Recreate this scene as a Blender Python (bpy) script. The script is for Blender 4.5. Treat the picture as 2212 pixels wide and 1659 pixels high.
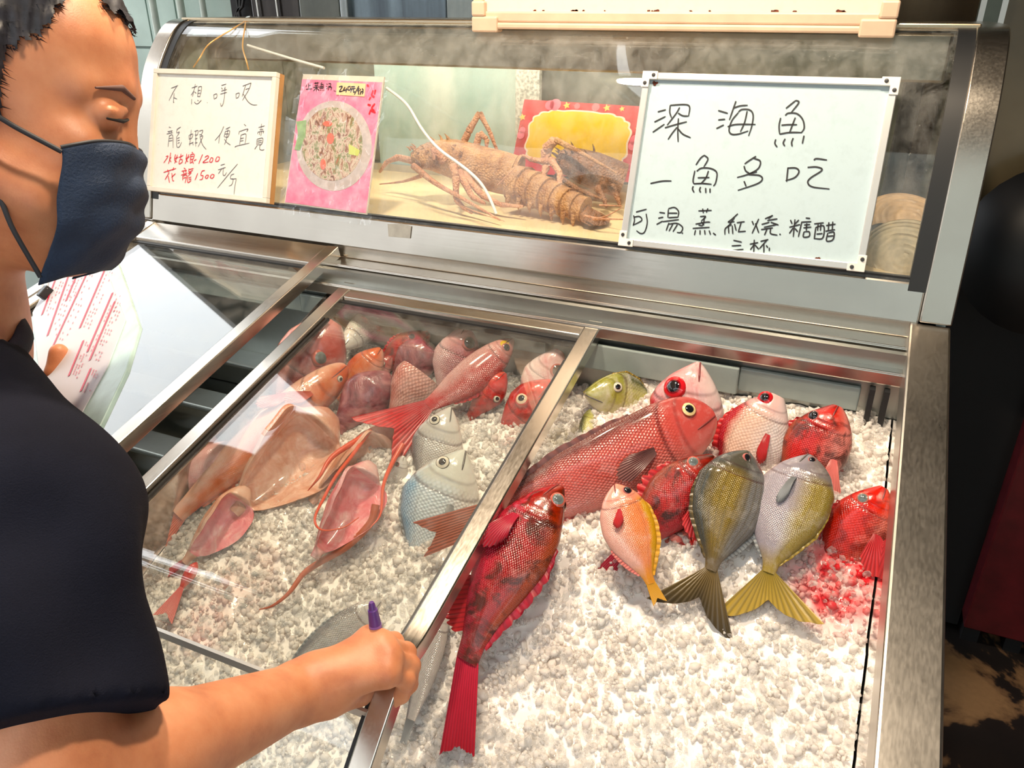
import bpy, math, random
import numpy as np
from mathutils import Vector, Matrix
random.seed(7); RNG = np.random.default_rng(7)
scene = bpy.context.scene
for o in list(bpy.data.objects): bpy.data.objects.remove(o)
COL = scene.collection

# ---------------------------------------------------------------- camera
W, H, FPX = 2212.0, 1659.0, 1690.0
CX, CY = W / 2, H / 2
CAM = np.array([0.0, 0.0, 1.55])
_vx = np.array([3100.0 + CX, CY - 10.0, -FPX]); _vx /= np.linalg.norm(_vx)
_gv = 3530.0; _gu = (-FPX * FPX - (10.0 - CY) * _gv) / (-3100.0 - CX)
_g = np.array([_gu, _gv, FPX]); _g /= np.linalg.norm(_g)
RW = np.stack([_vx, np.cross(-_g, _vx), -_g])          # camera (right, down, forward) -> world
cam_d = bpy.data.cameras.new('camera'); cam = bpy.data.objects.new('camera', cam_d); COL.objects.link(cam)
cam_d.sensor_fit = 'HORIZONTAL'; cam_d.sensor_width = 36.0; cam_d.lens = FPX / W * 36.0; cam_d.clip_start = 0.02; cam_d.clip_end = 200
_m = Matrix.Identity(4)
for i in range(3):
    _m[i][0] = RW[i, 0]; _m[i][1] = -RW[i, 1]; _m[i][2] = -RW[i, 2]; _m[i][3] = CAM[i]
cam.matrix_world = _m
scene.camera = cam

# ---------------------------------------------------------------- world, exposure
scene.view_settings.view_transform = 'Standard'; scene.view_settings.look = 'None'
scene.view_settings.gamma = 1.0; scene.view_settings.use_curve_mapping = False
scene.view_settings.exposure = -0.84
world = bpy.data.worlds.new('overcast_sky'); scene.world = world; world.use_nodes = True
wn = world.node_tree; wn.nodes.clear()
_bg = wn.nodes.new('ShaderNodeBackground'); _wo = wn.nodes.new('ShaderNodeOutputWorld')
_bg.inputs[0].default_value = (0.93, 0.97, 1.0, 1); _bg.inputs[1].default_value = 7.0
wn.links.new(_bg.outputs[0], _wo.inputs[0])

# ---------------------------------------------------------------- pixel -> place helpers (real planes of the stall)
def ray(px, py): return RW @ np.array([px - CX, py - CY, FPX])
def at_y(px, py, y): d = ray(px, py); return CAM + d * (y / d[1])
def at_z(px, py, z): d = ray(px, py); return CAM + d * ((z - CAM[2]) / d[2])
def at_x(px, py, x): d = ray(px, py); return CAM + d * (x / d[0])
def at_depth(px, py, dep): return CAM + ray(px, py) * (dep / FPX)
def on_plane(px, py, p0, n):
    d = ray(px, py); return CAM + d * (np.dot(np.array(p0) - CAM, n) / np.dot(d, n))
LID_Y, LID_Z, LID_S = 1.15, 1.162, math.tan(math.radians(14.8))   # sloped lid plane
def lid_z(y): return LID_Z + LID_S * (y - LID_Y)
LID_N = np.array([0, -math.sin(math.radians(14.8)), math.cos(math.radians(14.8))])
def on_lid(px, py, h=0.0): return on_plane(px, py, (0, LID_Y, LID_Z + h), LID_N)

# ---------------------------------------------------------------- materials
def new_mat(name):
    m = bpy.data.materials.new(name); m.use_nodes = True
    nt = m.node_tree; nt.nodes.clear()
    out = nt.nodes.new('ShaderNodeOutputMaterial')
    return m, nt, out
class NT:
    def __init__(s, nt): s.nt = nt
    def n(s, t, **kw):
        nd = s.nt.nodes.new('ShaderNode' + t)
        for k, v in kw.items(): setattr(nd, k, v)
        return nd
    def l(s, a, b): s.nt.links.new(a, b)
    def val(s, nd, i, v):
        if hasattr(v, 'is_linked') or isinstance(v, bpy.types.NodeSocket): s.l(v, nd.inputs[i])
        else: nd.inputs[i].default_value = v
    def math(s, op, a, b=0.0, c=None, clamp=False):
        nd = s.n('Math', operation=op); nd.use_clamp = clamp
        s.val(nd, 0, a); s.val(nd, 1, b)
        if c is not None: s.val(nd, 2, c)
        return nd.outputs[0]
    def mix(s, f, a, b, mode='MIX'):
        nd = s.n('Mix', data_type='RGBA', blend_type=mode)
        s.val(nd, 0, f); s.val(nd, 6, a); s.val(nd, 7, b); return nd.outputs[2]
    def noise(s, vec, scale, detail=4, rough=.55, dist=0.0):
        nd = s.n('TexNoise'); nd.inputs['Scale'].default_value = scale; nd.inputs['Detail'].default_value = detail
        nd.inputs['Roughness'].default_value = rough; nd.inputs['Distortion'].default_value = dist
        if vec is not None: s.l(vec, nd.inputs['Vector'])
        return nd.outputs['Fac']
    def ramp(s, f, stops, interp='LINEAR'):
        nd = s.n('ValToRGB'); nd.color_ramp.interpolation = interp; el = nd.color_ramp.elements
        while len(el) > 1: el.remove(el[-1])
        el[0].position = stops[0][0]; el[0].color = c4(stops[0][1])
        for p, c in stops[1:]:
            e = el.new(p); e.color = c4(c)
        s.val(nd, 0, f); return nd.outputs[0]
    def mapping(s, vec, scale=(1, 1, 1), loc=(0, 0, 0), rot=(0, 0, 0)):
        nd = s.n('Mapping'); nd.inputs['Scale'].default_value = scale; nd.inputs['Location'].default_value = loc
        nd.inputs['Rotation'].default_value = rot; s.l(vec, nd.inputs[0]); return nd.outputs[0]
    def bump(s, h, strength=.3, dist=.01, nrm=None):
        nd = s.n('Bump'); nd.inputs['Strength'].default_value = strength; nd.inputs['Distance'].default_value = dist
        s.l(h, nd.inputs['Height'])
        if nrm is not None: s.l(nrm, nd.inputs['Normal'])
        return nd.outputs[0]
    def coord(s, k='Object'): return s.n('TexCoord').outputs[k]
    def pos(s): return s.n('NewGeometry').outputs['Position']
    def bsdf(s, color, rough=.5, metal=0.0, normal=None, **kw):
        b = s.n('BsdfPrincipled'); s.val(b, 'Base Color', c4(color) if isinstance(color, (tuple, list)) else color)
        s.val(b, 'Roughness', rough); s.val(b, 'Metallic', metal)
        if normal is not None: s.l(normal, b.inputs['Normal'])
        for k, v in kw.items(): s.val(b, k.replace('_', ' '), v)
        return b
def c4(c): return (c[0], c[1], c[2], 1.0)
def srgb(r, g, b):
    f = lambda u: (u / 255 / 12.92) if u / 255 <= .04045 else ((u / 255 + .055) / 1.055) ** 2.4
    return (f(r), f(g), f(b))
def simple(name, color, rough=.5, metal=0.0, var=0.0, vscale=20, bump=0.0, bscale=80, **kw):
    m, nt, out = new_mat(name); t = NT(nt); p = t.pos(); col = c4(color); nrm = None
    if var:
        f = t.noise(p, vscale, 5)
        col = t.mix(t.ramp(f, [(.35, (0, 0, 0)), (.65, (1, 1, 1))]), c4([max(0, c * (1 - var)) for c in color]), c4([min(1, c * (1 + var)) for c in color]))
    if bump: nrm = t.bump(t.noise(p, bscale, 4), bump, .004)
    b = t.bsdf(color, rough, metal, nrm, **kw)
    if var: t.l(col, b.inputs['Base Color'])
    t.l(b.outputs[0], out.inputs[0]); return m
def steel(name, color=(.62, .61, .58), rough=.28, axis=0, stain=.25):
    m, nt, out = new_mat(name); t = NT(nt); p = t.pos()
    sc = [400, 400, 400]; sc[axis] = 6
    st = t.noise(t.mapping(p, tuple(sc)), 1.0, 3)
    bl = t.noise(p, 9, 6, .62)
    col = t.mix(t.math('MULTIPLY', t.ramp(bl, [(.42, (0, 0, 0)), (.72, (1, 1, 1))]), stain), c4(color), c4([c * .55 for c in color]))
    col = t.mix(t.math('MULTIPLY', st, .10), col, c4([min(1, c * 1.25) for c in color]))
    r = t.math('ADD', t.math('MULTIPLY', st, .14), t.math('ADD', t.math('MULTIPLY', bl, .16), rough - .19))
    b = t.bsdf(color, .3, 1.0, t.bump(st, .02, .0004)); t.l(col, b.inputs['Base Color']); t.l(r, b.inputs['Roughness'])
    t.l(b.outputs[0], out.inputs[0]); return m
def glass(name, tint=(.93, .97, .95), dirt_veil=.05, rough=.02, refl=1.0):
    m, nt, out = new_mat(name); t = NT(nt); p = t.pos()
    tr = t.n('BsdfTransparent'); tr.inputs[0].default_value = c4(tint)
    gl = t.n('BsdfGlossy'); gl.inputs['Roughness'].default_value = rough; gl.inputs[0].default_value = (refl, refl, refl, 1)
    lw = t.n('LayerWeight'); lw.inputs[0].default_value = .5
    fr = t.math('ADD', .04, t.math('MULTIPLY', t.math('POWER', lw.outputs['Facing'], 3.0), .70))
    mx = t.n('MixShader'); t.l(fr, mx.inputs[0]); t.l(tr.outputs[0], mx.inputs[1]); t.l(gl.outputs[0], mx.inputs[2])
    df = t.n('BsdfDiffuse'); df.inputs[0].default_value = (.8, .8, .78, 1)  # pale film: dirt plus the reflected veil, put in as diffuse haze
    sm = t.noise(t.mapping(p, (1, 1, .5)), 34, 8, .75, .4)
    sp = t.noise(p, 260, 2)
    f = t.math('ADD', t.math('MULTIPLY', t.ramp(sm, [(.4, (0, 0, 0)), (.75, (1, 1, 1))]), dirt_veil),
               t.math('MULTIPLY', t.ramp(sp, [(.70, (0, 0, 0)), (.78, (1, 1, 1))]), dirt_veil * 1.6))
    m2 = t.n('MixShader'); t.l(f, m2.inputs[0]); t.l(mx.outputs[0], m2.inputs[1]); t.l(df.outputs[0], m2.inputs[2])
    t.l(m2.outputs[0], out.inputs[0]); return m

# ---------------------------------------------------------------- scene objects
ORIG = {}
def tag(o, label=None, cat=None, group=None, kind=None):
    if label: o['label'] = label
    if cat: o['category'] = cat
    if group: o['group'] = group
    if kind: o['kind'] = kind
    return o
def thing(name, label, cat, loc=(0, 0, 0), group=None):
    o = bpy.data.objects.new(name, None); COL.objects.link(o); o.empty_display_size = .05
    o.location = loc; ORIG[o.name] = np.array(loc, float); return tag(o, label, cat, group)
def link_mesh(name, me, mats, parent=None, loc=None):
    o = bpy.data.objects.new(name, me); COL.objects.link(o)
    for m in (mats if isinstance(mats, (list, tuple)) else [mats]): me.materials.append(m)
    if parent is not None:
        o.parent = parent; ORIG[o.name] = ORIG[parent.name]
    else:
        o.location = loc if loc is not None else (0, 0, 0); ORIG[o.name] = np.array(o.location, float)
    return o
class MB:
    """collects shapes given in world space; build() makes one mesh object"""
    def __init__(s): s.v = []; s.f = []; s.uv = []; s.mi = []; s.n = 0
    def add(s, verts, faces, uv=None, mi=0):
        verts = np.asarray(verts, float).reshape(-1, 3); s.v.append(verts)
        s.f += [tuple(int(i) + s.n for i in f) for f in faces]; s.mi += [mi] * len(faces)
        s.uv.append(np.zeros((len(verts), 2)) if uv is None else np.asarray(uv, float)); s.n += len(verts); return s
    def box(s, lo, hi, **k):
        (a, b, c), (d, e, f) = lo, hi
        return s.hexa([(a, b, c), (d, b, c), (d, e, c), (a, e, c)], [(a, b, f), (d, b, f), (d, e, f), (a, e, f)], **k)
    def hexa(s, bot, top, **k):
        return s.add(list(bot) + list(top), [(3, 2, 1, 0), (4, 5, 6, 7), (0, 1, 5, 4), (1, 2, 6, 5), (2, 3, 7, 6), (3, 0, 4, 7)], **k)
    def obox(s, c, ax, ay, az, **k):      # centre and three half-axis vectors
        c, ax, ay, az = [np.asarray(q, float) for q in (c, ax, ay, az)]
        return s.hexa([c - ax - ay - az, c + ax - ay - az, c + ax + ay - az, c - ax + ay - az],
                      [c - ax - ay + az, c + ax - ay + az, c + ax + ay + az, c - ax + ay + az], **k)
    def prism(s, poly, off, **k):         # polygon of 3D points extruded by vector off
        P = np.asarray(poly, float); n = len(P); Q = P + np.asarray(off, float)
        return s.add(np.vstack([P, Q]), [tuple(range(n - 1, -1, -1)), tuple(range(n, 2 * n))] + [(i, (i + 1) % n, n + (i + 1) % n, n + i) for i in range(n)], **k)
    def grid(s, P, close_u=False, close_v=False, uv=None, flip=False, mi=0):   # P[u][v] points
        P = np.asarray(P, float); U, V = P.shape[:2]; F = []
        for i in range(U if close_u else U - 1):
            for j in range(V if close_v else V - 1):
                a, b = i * V + j, i * V + (j + 1) % V; c, d = ((i + 1) % U) * V + (j + 1) % V, ((i + 1) % U) * V + j
                F.append((d, c, b, a) if flip else (a, b, c, d))
        return s.add(P.reshape(-1, 3), F, None if uv is None else np.asarray(uv).reshape(-1, 2), mi)
    def tube(s, pts, r, seg=10, cap=True, up=(0, 0, 1), mi=0):
        P = np.asarray(pts, float); n = len(P); r = np.broadcast_to(np.asarray(r, float), (n,))
        T = np.gradient(P, axis=0); T /= np.linalg.norm(T, axis=1)[:, None] + 1e-12
        up = np.asarray(up, float)
        if abs(T[0] @ up) > .95: up = np.array([1., 0, 0]) if abs(T[0][0]) < .9 else np.array([0, 1., 0])
        nv = up - T[0] * (T[0] @ up); nv /= np.linalg.norm(nv); rows = []
        a = np.linspace(0, 2 * math.pi, seg, endpoint=False)
        for i in range(n):
            nv = nv - T[i] * (nv @ T[i]); nv /= np.linalg.norm(nv) + 1e-12; bv = np.cross(T[i], nv)
            rows.append(P[i] + r[i] * (np.cos(a)[:, None] * nv + np.sin(a)[:, None] * bv))
        b0 = s.n; s.grid(np.array(rows), close_v=True, flip=True, mi=mi)
        if cap:
            s.f += [tuple(b0 + j for j in range(seg)), tuple(b0 + (n - 1) * seg + j for j in range(seg - 1, -1, -1))]; s.mi += [mi, mi]
        return s
    def lathe(s, prof, c, axis, seg=20, mi=0):   # prof: (radius, height along axis)
        c = np.asarray(c, float); ax = np.asarray(axis, float); ax /= np.linalg.norm(ax)
        u = np.cross(ax, (0, 0, 1) if abs(ax[2]) < .9 else (1, 0, 0)); u /= np.linalg.norm(u); w = np.cross(ax, u)
        a = np.linspace(0, 2 * math.pi, seg, endpoint=False)
        P = np.array([[c + ax * h + rr * (math.cos(t) * u + math.sin(t) * w) for t in a] for rr, h in prof])
        uv = np.array([[(rr, t) for t in a] for rr, h in prof])
        return s.grid(P, close_v=True, uv=uv, flip=True, mi=mi)
    def mesh(s, name, origin, smooth=None):
        me = bpy.data.meshes.new(name); V = np.vstack(s.v) - origin
        me.from_pydata([tuple(p) for p in V], [], s.f)
        uvl = me.uv_layers.new(name='UVMap'); UV = np.vstack(s.uv)
        li = np.empty(len(me.loops), np.int32); me.loops.foreach_get('vertex_index', li)
        uvl.data.foreach_set('uv', UV[li].ravel().astype(np.float32))
        if any(s.mi): me.polygons.foreach_set('material_index', np.array(s.mi, np.int32))
        if smooth is not None:
            me.polygons.foreach_set('use_smooth', [True] * len(me.polygons))
            if smooth < 180: me.set_sharp_from_angle(angle=math.radians(smooth))
        me.validate(); me.update(); return me
    def build(s, name, mats, parent=None, smooth=None, bevel=0.0, loc=None, seg=2):
        org = ORIG[parent.name] if parent is not None else np.array(loc if loc is not None else (0, 0, 0), float)
        o = link_mesh(name, s.mesh(name, org, smooth), mats, parent, loc)
        if bevel:
            b = o.modifiers.new('bevel', 'BEVEL'); b.width = bevel; b.segments = seg; b.limit_method = 'ANGLE'; b.harden_normals = False
        return o
def unit(v): v = np.asarray(v, float); return v / (np.linalg.norm(v) + 1e-12)
def sstep(a, b, x): t = np.clip((np.asarray(x, float) - a) / (b - a), 0, 1); return t * t * (3 - 2 * t)
def smooth_path(pts, n=40):      # Catmull-Rom through points
    P = np.asarray(pts, float); P = np.vstack([2 * P[0] - P[1], P, 2 * P[-1] - P[-2]]); m = len(P) - 3; out = []
    for u in np.linspace(0, m - 1e-6, n):
        i = int(u); t = u - i; a, b, c, d = P[i:i + 4]
        out.append(.5 * ((2 * b) + (c - a) * t + (2 * a - 5 * b + 4 * c - d) * t * t + (3 * b - 3 * c + d - a) * t ** 3))
    return np.array(out)
# ================================================================ materials used everywhere
M_STEEL = steel('brushed_steel', (.64, .60, .545), .26, 0)
M_STEEL_Y = steel('brushed_steel_depthwise', (.60, .56, .50), .27, 1)
M_STEEL_IN = steel('dull_inner_steel', (.42, .45, .44), .38, 0, .4)
M_STEEL_WARM = steel('yellowed_steel', (.60, .50, .36), .3, 0, .35)
M_GLASS = glass('hazy_lid_glass', tint=(.965, .98, .97), dirt_veil=.06)
M_GLASS_UP = glass('hazy_curved_glass', tint=(.97, .98, .97), dirt_veil=.11)
M_BLACK = simple('black_rubber', (.012, .013, .015), .45)
M_DARK = simple('dark_gap', (.01, .01, .012), .7)
M_WHITE_PL = simple('white_plastic', (.78, .76, .72), .4, var=.05)
M_ALU = simple('aluminium_profile', (.72, .71, .69), .35, .85)

# ================================================================ setting
def floor_mat():
    m, nt, out = new_mat('stained_tan_concrete'); t = NT(nt); p = t.pos()
    n = t.noise(p, 2.1, 6, .6, .5); f = t.noise(p, 60, 4)
    col = t.ramp(n, [(.44, srgb(190, 146, 100)), (.48, srgb(150, 112, 78)), (.5, srgb(40, 32, 30)), (.6, srgb(30, 25, 25))])
    col = t.mix(t.math('MULTIPLY', f, .3), col, (.02, .015, .01, 1))
    b = t.bsdf((1, 1, 1), .6, 0, t.bump(f, .2, .003)); t.l(col, b.inputs['Base Color']); t.l(b.outputs[0], out.inputs[0]); return m
mb = MB(); mb.box((-6, -5, -.1), (1.6, 2.75, 0)); tag(mb.build('floor', floor_mat()), kind='structure')
# back wall: pale green tiles on the left, each tile that shows above the case is a piece
M_GROUT = simple('tile_grout', (.30, .36, .34), .8)
M_TILE = simple('pale_green_tile', srgb(178, 198, 190), .18, var=.10, vscale=5)
mb = MB(); mb.box((-6, 2.6, 0), (1.6, 2.75, 3.0)); wall_back = tag(mb.build('wall_back', M_GROUT), kind='structure')
tile_me = None
for i in range(16):
    for j in range(8):
        x = -3.6 + i * .152; z = .88 + j * .21
        if tile_me is None:
            b = MB(); b.box((-.072, -.012, -.1), (.072, .0, .1)); tile_me = b.mesh('tile', np.zeros(3)); tile_me.materials.append(M_TILE)
        o = bpy.data.objects.new('tile', tile_me); COL.objects.link(o); o.parent = wall_back; o.location = (x, 2.6, z)
mb = MB(); mb.box((1.6, -1.2, 0), (1.75, 2.75, 3.0)); tag(mb.build('wall_right', simple('dark_plaster', (.16, .14, .12), .6, var=.3, vscale=4)), kind='structure')
# roof over the stall with its slanting edge; an added tan canvas, never in view, carries on in front
mb = MB()
mb.prism([(-5.2, 3.11, 2.75), (-2.62, 1.98, 2.75), (-1.9, 1.66, 2.75), (-.75, 1.66, 2.75), (-.75, -1.0, 2.75), (1.75, -1.0, 2.75), (1.75, 3.11, 2.75)], (0, 0, .12))
tag(mb.build('ceiling', simple('dark_roof_boards', (.10, .095, .085), .7, var=.3, vscale=6)), kind='structure')
mb = MB(); mb.box((-1.6, -5.2, 0), (4.5, -5.0, 5.5)); tag(mb.build('wall_street', simple('grey_green_facade', (.22, .24, .22), .7, var=.25, vscale=1.2)), kind='structure')
mb = MB(); mb.box((-12, -6.2, 0), (-1.6, -6.0, 5.5)); mb.box((-7.2, -6.0, 0), (-7.0, 1.4, 4.6)); tag(mb.build('added_pale_fronts', simple('pale_facade', (.60, .59, .57), .7, var=.1, vscale=1.2)), kind='structure')  # unseen pale fronts, added to limit open sky and whiten the fascia reflection
mb = MB(); mb.box((-12, -14, -.1), (6, -5, -.02)); mb.box((-12, -5, -.1), (-6, 2.75, -.02)); tag(mb.build('ground_street', simple('grey_asphalt', (.25, .25, .25), .8, var=.2, vscale=3)), kind='structure')
def added_awning_mat():
    m, nt, out = new_mat('tan_canvas'); t = NT(nt)
    d = t.n('BsdfDiffuse'); d.inputs[0].default_value = c4((.55, .45, .33)); tr = t.n('BsdfTranslucent'); tr.inputs[0].default_value = c4((.50, .38, .25))
    mx = t.n('MixShader'); mx.inputs[0].default_value = .5; t.l(d.outputs[0], mx.inputs[1]); t.l(tr.outputs[0], mx.inputs[2]); t.l(mx.outputs[0], out.inputs[0]); return m
aw = thing('added_awning', 'unseen tan canvas added in front of the roof edge to tint the glass reflections', 'added_awning', (-.5, .6, 2.7))  # added out of view to dim the sky and veil the lid in beige
mb = MB(); g = [[(x, y, 2.74 - .10 * (1.66 - y) - .02 * math.sin(x * 9) ** 2) for y in np.linspace(-1.0, 1.40 if x < -2.12 else 1.655, 8)] for x in np.linspace(-2.75, -.76, 60)]
mb.grid(g); o = mb.build('canvas', added_awning_mat(), aw, 60); so = o.modifiers.new('s', 'SOLIDIFY'); so.thickness = .004
for x in (-2.7, -1.7, -.8):
    mb = MB(); mb.tube([(x, -1.0, 2.43), (x, 1.40, 2.66)], .014); mb.build('support_arm', M_STEEL_IN, aw, 40)

# ================================================================ display case
XL, XR, XI = -1.356, .141, .097          # outer left, outer right, inner edge of the end trims
YB, YF = 1.64, .36
case = thing('display_case', 'long stainless steel seafood display case with curved glass top and sloping ice tray', 'display case', (-.6, 1.0, 0))
UP = np.array([(1.148, 1.162), (1.157, 1.195), (1.166, 1.228), (1.182, 1.287), (1.199, 1.345), (1.218, 1.398), (1.238, 1.441), (1.262, 1.474), (1.292, 1.506), (1.323, 1.5245), (1.364, 1.530)])
def up_profile(n=34): return smooth_path(np.c_[UP, np.zeros(len(UP))], n)[:, :2]
def sweep(mb, prof, x0, x1, th, uvs=None):     # strip following a (y,z) profile with thickness th behind it
    P = np.asarray(prof, float); T = np.gradient(P, axis=0); T /= np.linalg.norm(T, axis=1)[:, None]; Nn = np.c_[-T[:, 1], T[:, 0]]
    Q = P - Nn * th
    rows = []
    for (a, b) in zip(P, Q): rows.append([(x0, a[0], a[1]), (x1, a[0], a[1]), (x1, b[0], b[1]), (x0, b[0], b[1])])
    b0 = mb.n; mb.grid(np.array(rows), close_v=True, flip=True)
    n = len(rows); mb.f += [(b0, b0 + 1, b0 + 2, b0 + 3), tuple(b0 + (n - 1) * 4 + k for k in (3, 2, 1, 0))]; mb.mi += [0, 0]
    return mb
prof = up_profile()
full = np.vstack([prof, [(1.50, 1.531), (YB, 1.531)]])
for nm, x0, x1 in (('end_trim', XI + .004, XR), ('end_trim', XL, XL + .04)):
    mb = MB(); sweep(mb, full + np.array([-.004, .003]), x0, x1, -.016 * -1); mb.build(nm, M_STEEL_Y, case, 35, bevel=.002)
for x0, x1 in ((XI - .018, XI + .004), (XL + .04, XL + .058)):
    mb = MB(); sweep(mb, prof[4:] + np.array([-.001, .001]), x0, x1, .02); mb.build('gasket', M_BLACK, case, 35)
mb = MB(); sweep(mb, prof[5:], XL + .058, XI - .018, .005); mb.build('curved_glass', M_GLASS_UP, case, 60)
# fascia below the glass, top cap, inner light canopy, deck, back doors
mb = MB(); mb.prism([(XL + .04, 1.146, 1.160), (XL + .04, 1.161, 1.214), (XL + .04, 1.18, 1.214), (XL + .04, 1.165, 1.160)], (XI + .004 - XL - .04, 0, 0)); mb.build('fascia', M_STEEL, case, bevel=.003)
mb = MB(); mb.box((XL + .04, 1.163, 1.214), (XI - .01, 1.172, 1.220)); mb.build('glass_channel', M_BLACK, case)
mb = MB(); mb.box((XL + .02, 1.335, 1.5265), (XI + .01, YB, 1.534)); mb.build('top_panel', M_STEEL_WARM, case, bevel=.002)
mb = MB(); mb.box((XL + .06, 1.352, 1.455), (XI - .02, 1.46, 1.522)); mb.build('light_canopy', steel('canopy_steel', (.40, .37, .31), .35, 0, .5), case, bevel=.004)
m_, nt_, out_ = new_mat('tube_glow'); e_ = nt_.nodes.new('ShaderNodeEmission'); e_.inputs[0].default_value = (1, .9, .74, 1); e_.inputs[1].default_value = 34; nt_.links.new(e_.outputs[0], out_.inputs[0])
mb = MB(); mb.tube([(-1.2, 1.49, 1.475), (-.10, 1.49, 1.475)], .009, 10); mb.build('light_tube', m_, case, 60)
M_DECK = simple('sand_beige_deck', srgb(238, 214, 170), .35, var=.06, vscale=12)
mb = MB(); mb.box((XL + .02, 1.166, 1.190), (XI + .01, YB, 1.206)); mb.build('deck', M_DECK, case)
M_DOOR_L = simple('pale_frosted_door', srgb(188, 214, 212), .22, var=.10, vscale=3)
M_DOOR_R = simple('olive_dark_door', srgb(96, 96, 78), .25, var=.2, vscale=5)
def door_pane_mat(name, a, b):
    m, nt, out = new_mat(name); t = NT(nt); p = t.pos()
    f = t.noise(t.mapping(p, (9, 1, .8)), 1.0, 3, .5); s2 = t.noise(p, 30, 6, .7)  # vertical streaks put the panes' reflections into their colour
    col = t.mix(t.ramp(f, [(.38, (0, 0, 0)), (.62, (1, 1, 1))]), c4(a), c4(b)); col = t.mix(t.math('MULTIPLY', s2, .35), col, c4([(u + v) * .5 * .6 for u, v in zip(a, b)]))
    bs = t.bsdf((1, 1, 1), .12); t.l(col, bs.inputs['Base Color']); t.l(bs.outputs[0], out.inputs[0]); return m
for x0, x1, y, m in ((XL + .03, -1.02, 1.622, door_pane_mat('grey_pane', srgb(118, 124, 116), srgb(160, 172, 166))),
                     (-1.06, -.665, 1.61, door_pane_mat('pale_pane', srgb(176, 208, 206), srgb(222, 236, 232))),
                     (-.66, -.3, 1.622, door_pane_mat('smoky_pane', srgb(104, 110, 108), srgb(150, 154, 150))),
                     (-.30, .06, 1.61, door_pane_mat('olive_pane', srgb(70, 74, 60), srgb(104, 104, 84)))):
    mb = MB(); mb.box((x0, y, 1.206), (x1, y + .006, 1.46)); mb.build('back_door_pane', m, case)
mb = MB(); mb.box((-.705, 1.595, 1.206), (-.65, 1.612, 1.47)); mb.build('back_post', simple('mottled_white_post', srgb(200, 204, 198), .3, var=.35, vscale=160), case, bevel=.003)
mb = MB(); mb.box((.03, 1.58, 1.206), (.062, 1.6, 1.47)); mb.build('back_post', M_BLACK, case, bevel=.003)
mb = MB(); mb.box((XL + .02, 1.60, 1.455), (XI, 1.64, 1.53)); mb.build('back_header', M_STEEL_IN, case)
mb = MB(); mb.box((XL + .02, 1.60, 1.206), (XI, 1.615, 1.222)); mb.build('door_track', M_ALU, case)
mb = MB(); mb.box((XI - .004, 1.30, 1.206), (XI + .004, 1.63, 1.5)); mb.box((XI - .004, 1.225, 1.206), (XI + .004, 1.30, 1.34)); mb.build('end_pane', simple('olive_end_pane', srgb(84, 88, 76), .2, var=.15), case)
mb = MB(); mb.box((XL + .02, 1.30, 1.206), (XL + .028, 1.63, 1.5)); mb.build('end_pane', simple('grey_end_pane', srgb(140, 148, 142), .25, var=.15), case)
# stepped sliding tracks
ST = [(1.152, 1.162), (1.150, 1.138), (1.111, 1.1365), (1.110, 1.115), (1.071, 1.1135), (1.070, 1.095)]
for k in (0, 1, 2):
    (ya, za), (yb, zb) = ST[2 * k], ST[2 * k + 1]
    mb = MB(); mb.box((XL + .01, yb, zb), (.093, yb + .010, za)); mb.build('track_riser', M_STEEL, case, bevel=.002)
    if k < 2: mb = MB(); mb.box((XL + .01, ST[2 * k + 2][0], zb - .006), (.093, yb + .012, zb)); mb.build('track_tread', M_STEEL, case, bevel=.0015)
# tray: inner walls, bottom, light guard panels on the back wall
mb = MB(); mb.box((XL + .02, 1.088, .86), (XI, 1.10, 1.135)); mb.build('tray_back', M_STEEL_IN, case)
M_GUARD = simple('grey_guard_panel', srgb(150, 162, 160), .35, var=.08)
for x0, x1, z0, z1, yy in ((-.90, -.42, 1.050, 1.085, 1.074), (-.405, -.118, 1.042, 1.084, 1.070), (-.118, .045, 1.046, 1.082, 1.078), (-1.33, -.9, 1.05, 1.085, 1.076)):
    mb = MB(); mb.box((x0, yy, z0), (x1, yy + .008, z1)); mb.build('guard_panel', M_GUARD, case, bevel=.002)
for x in (.055, .073): mb = MB(); mb.box((x, 1.06, .95), (x + .007, 1.075, 1.09)); mb.build('tray_bracket', M_BLACK, case)
mb = MB(); mb.prism([(.092, YF, lid_z(YF) - .01), (.092, 1.10, lid_z(1.10) - .005), (.092, 1.10, .86), (.092, YF, .72)], (.006, 0, 0)); mb.build('tray_side', steel('shiny_tray_side', (.66, .64, .62), .12, 2, .2), case)
mb = MB(); mb.prism([(XL + .01, YF, lid_z(YF) - .01), (XL + .01, 1.10, lid_z(1.10)), (XL + .01, 1.10, .86), (XL + .01, YF, .72)], (.006, 0, 0)); mb.build('tray_side', M_STEEL_IN, case)
mb = MB(); mb.prism([(XL + .01, YF, .72), (XL + .01, 1.10, .86), (XL + .01, 1.10, .85), (XL + .01, YF, .71)], (.1 - XL - .01, 0, 0)); mb.build('tray_bottom', M_STEEL_IN, case)
mb = MB(); mb.prism([(-.842, YF, lid_z(YF) - .10), (-.842, 1.088, lid_z(1.088) - .05), (-.842, 1.088, .86), (-.842, YF, .72)], (.006, 0, 0)); mb.build('tray_divider', steel('tray_divider_steel', (.5, .42, .4), .2, 2, .3), case)
for k in range(5): mb = MB(); y_ = .55 + k * .12; mb.box((XL + .02, y_, lid_z(y_) - .20), (-.845, y_ + .06, lid_z(y_) - .19)); mb.build('tray_rib', M_STEEL_IN, case, bevel=.003)
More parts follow.
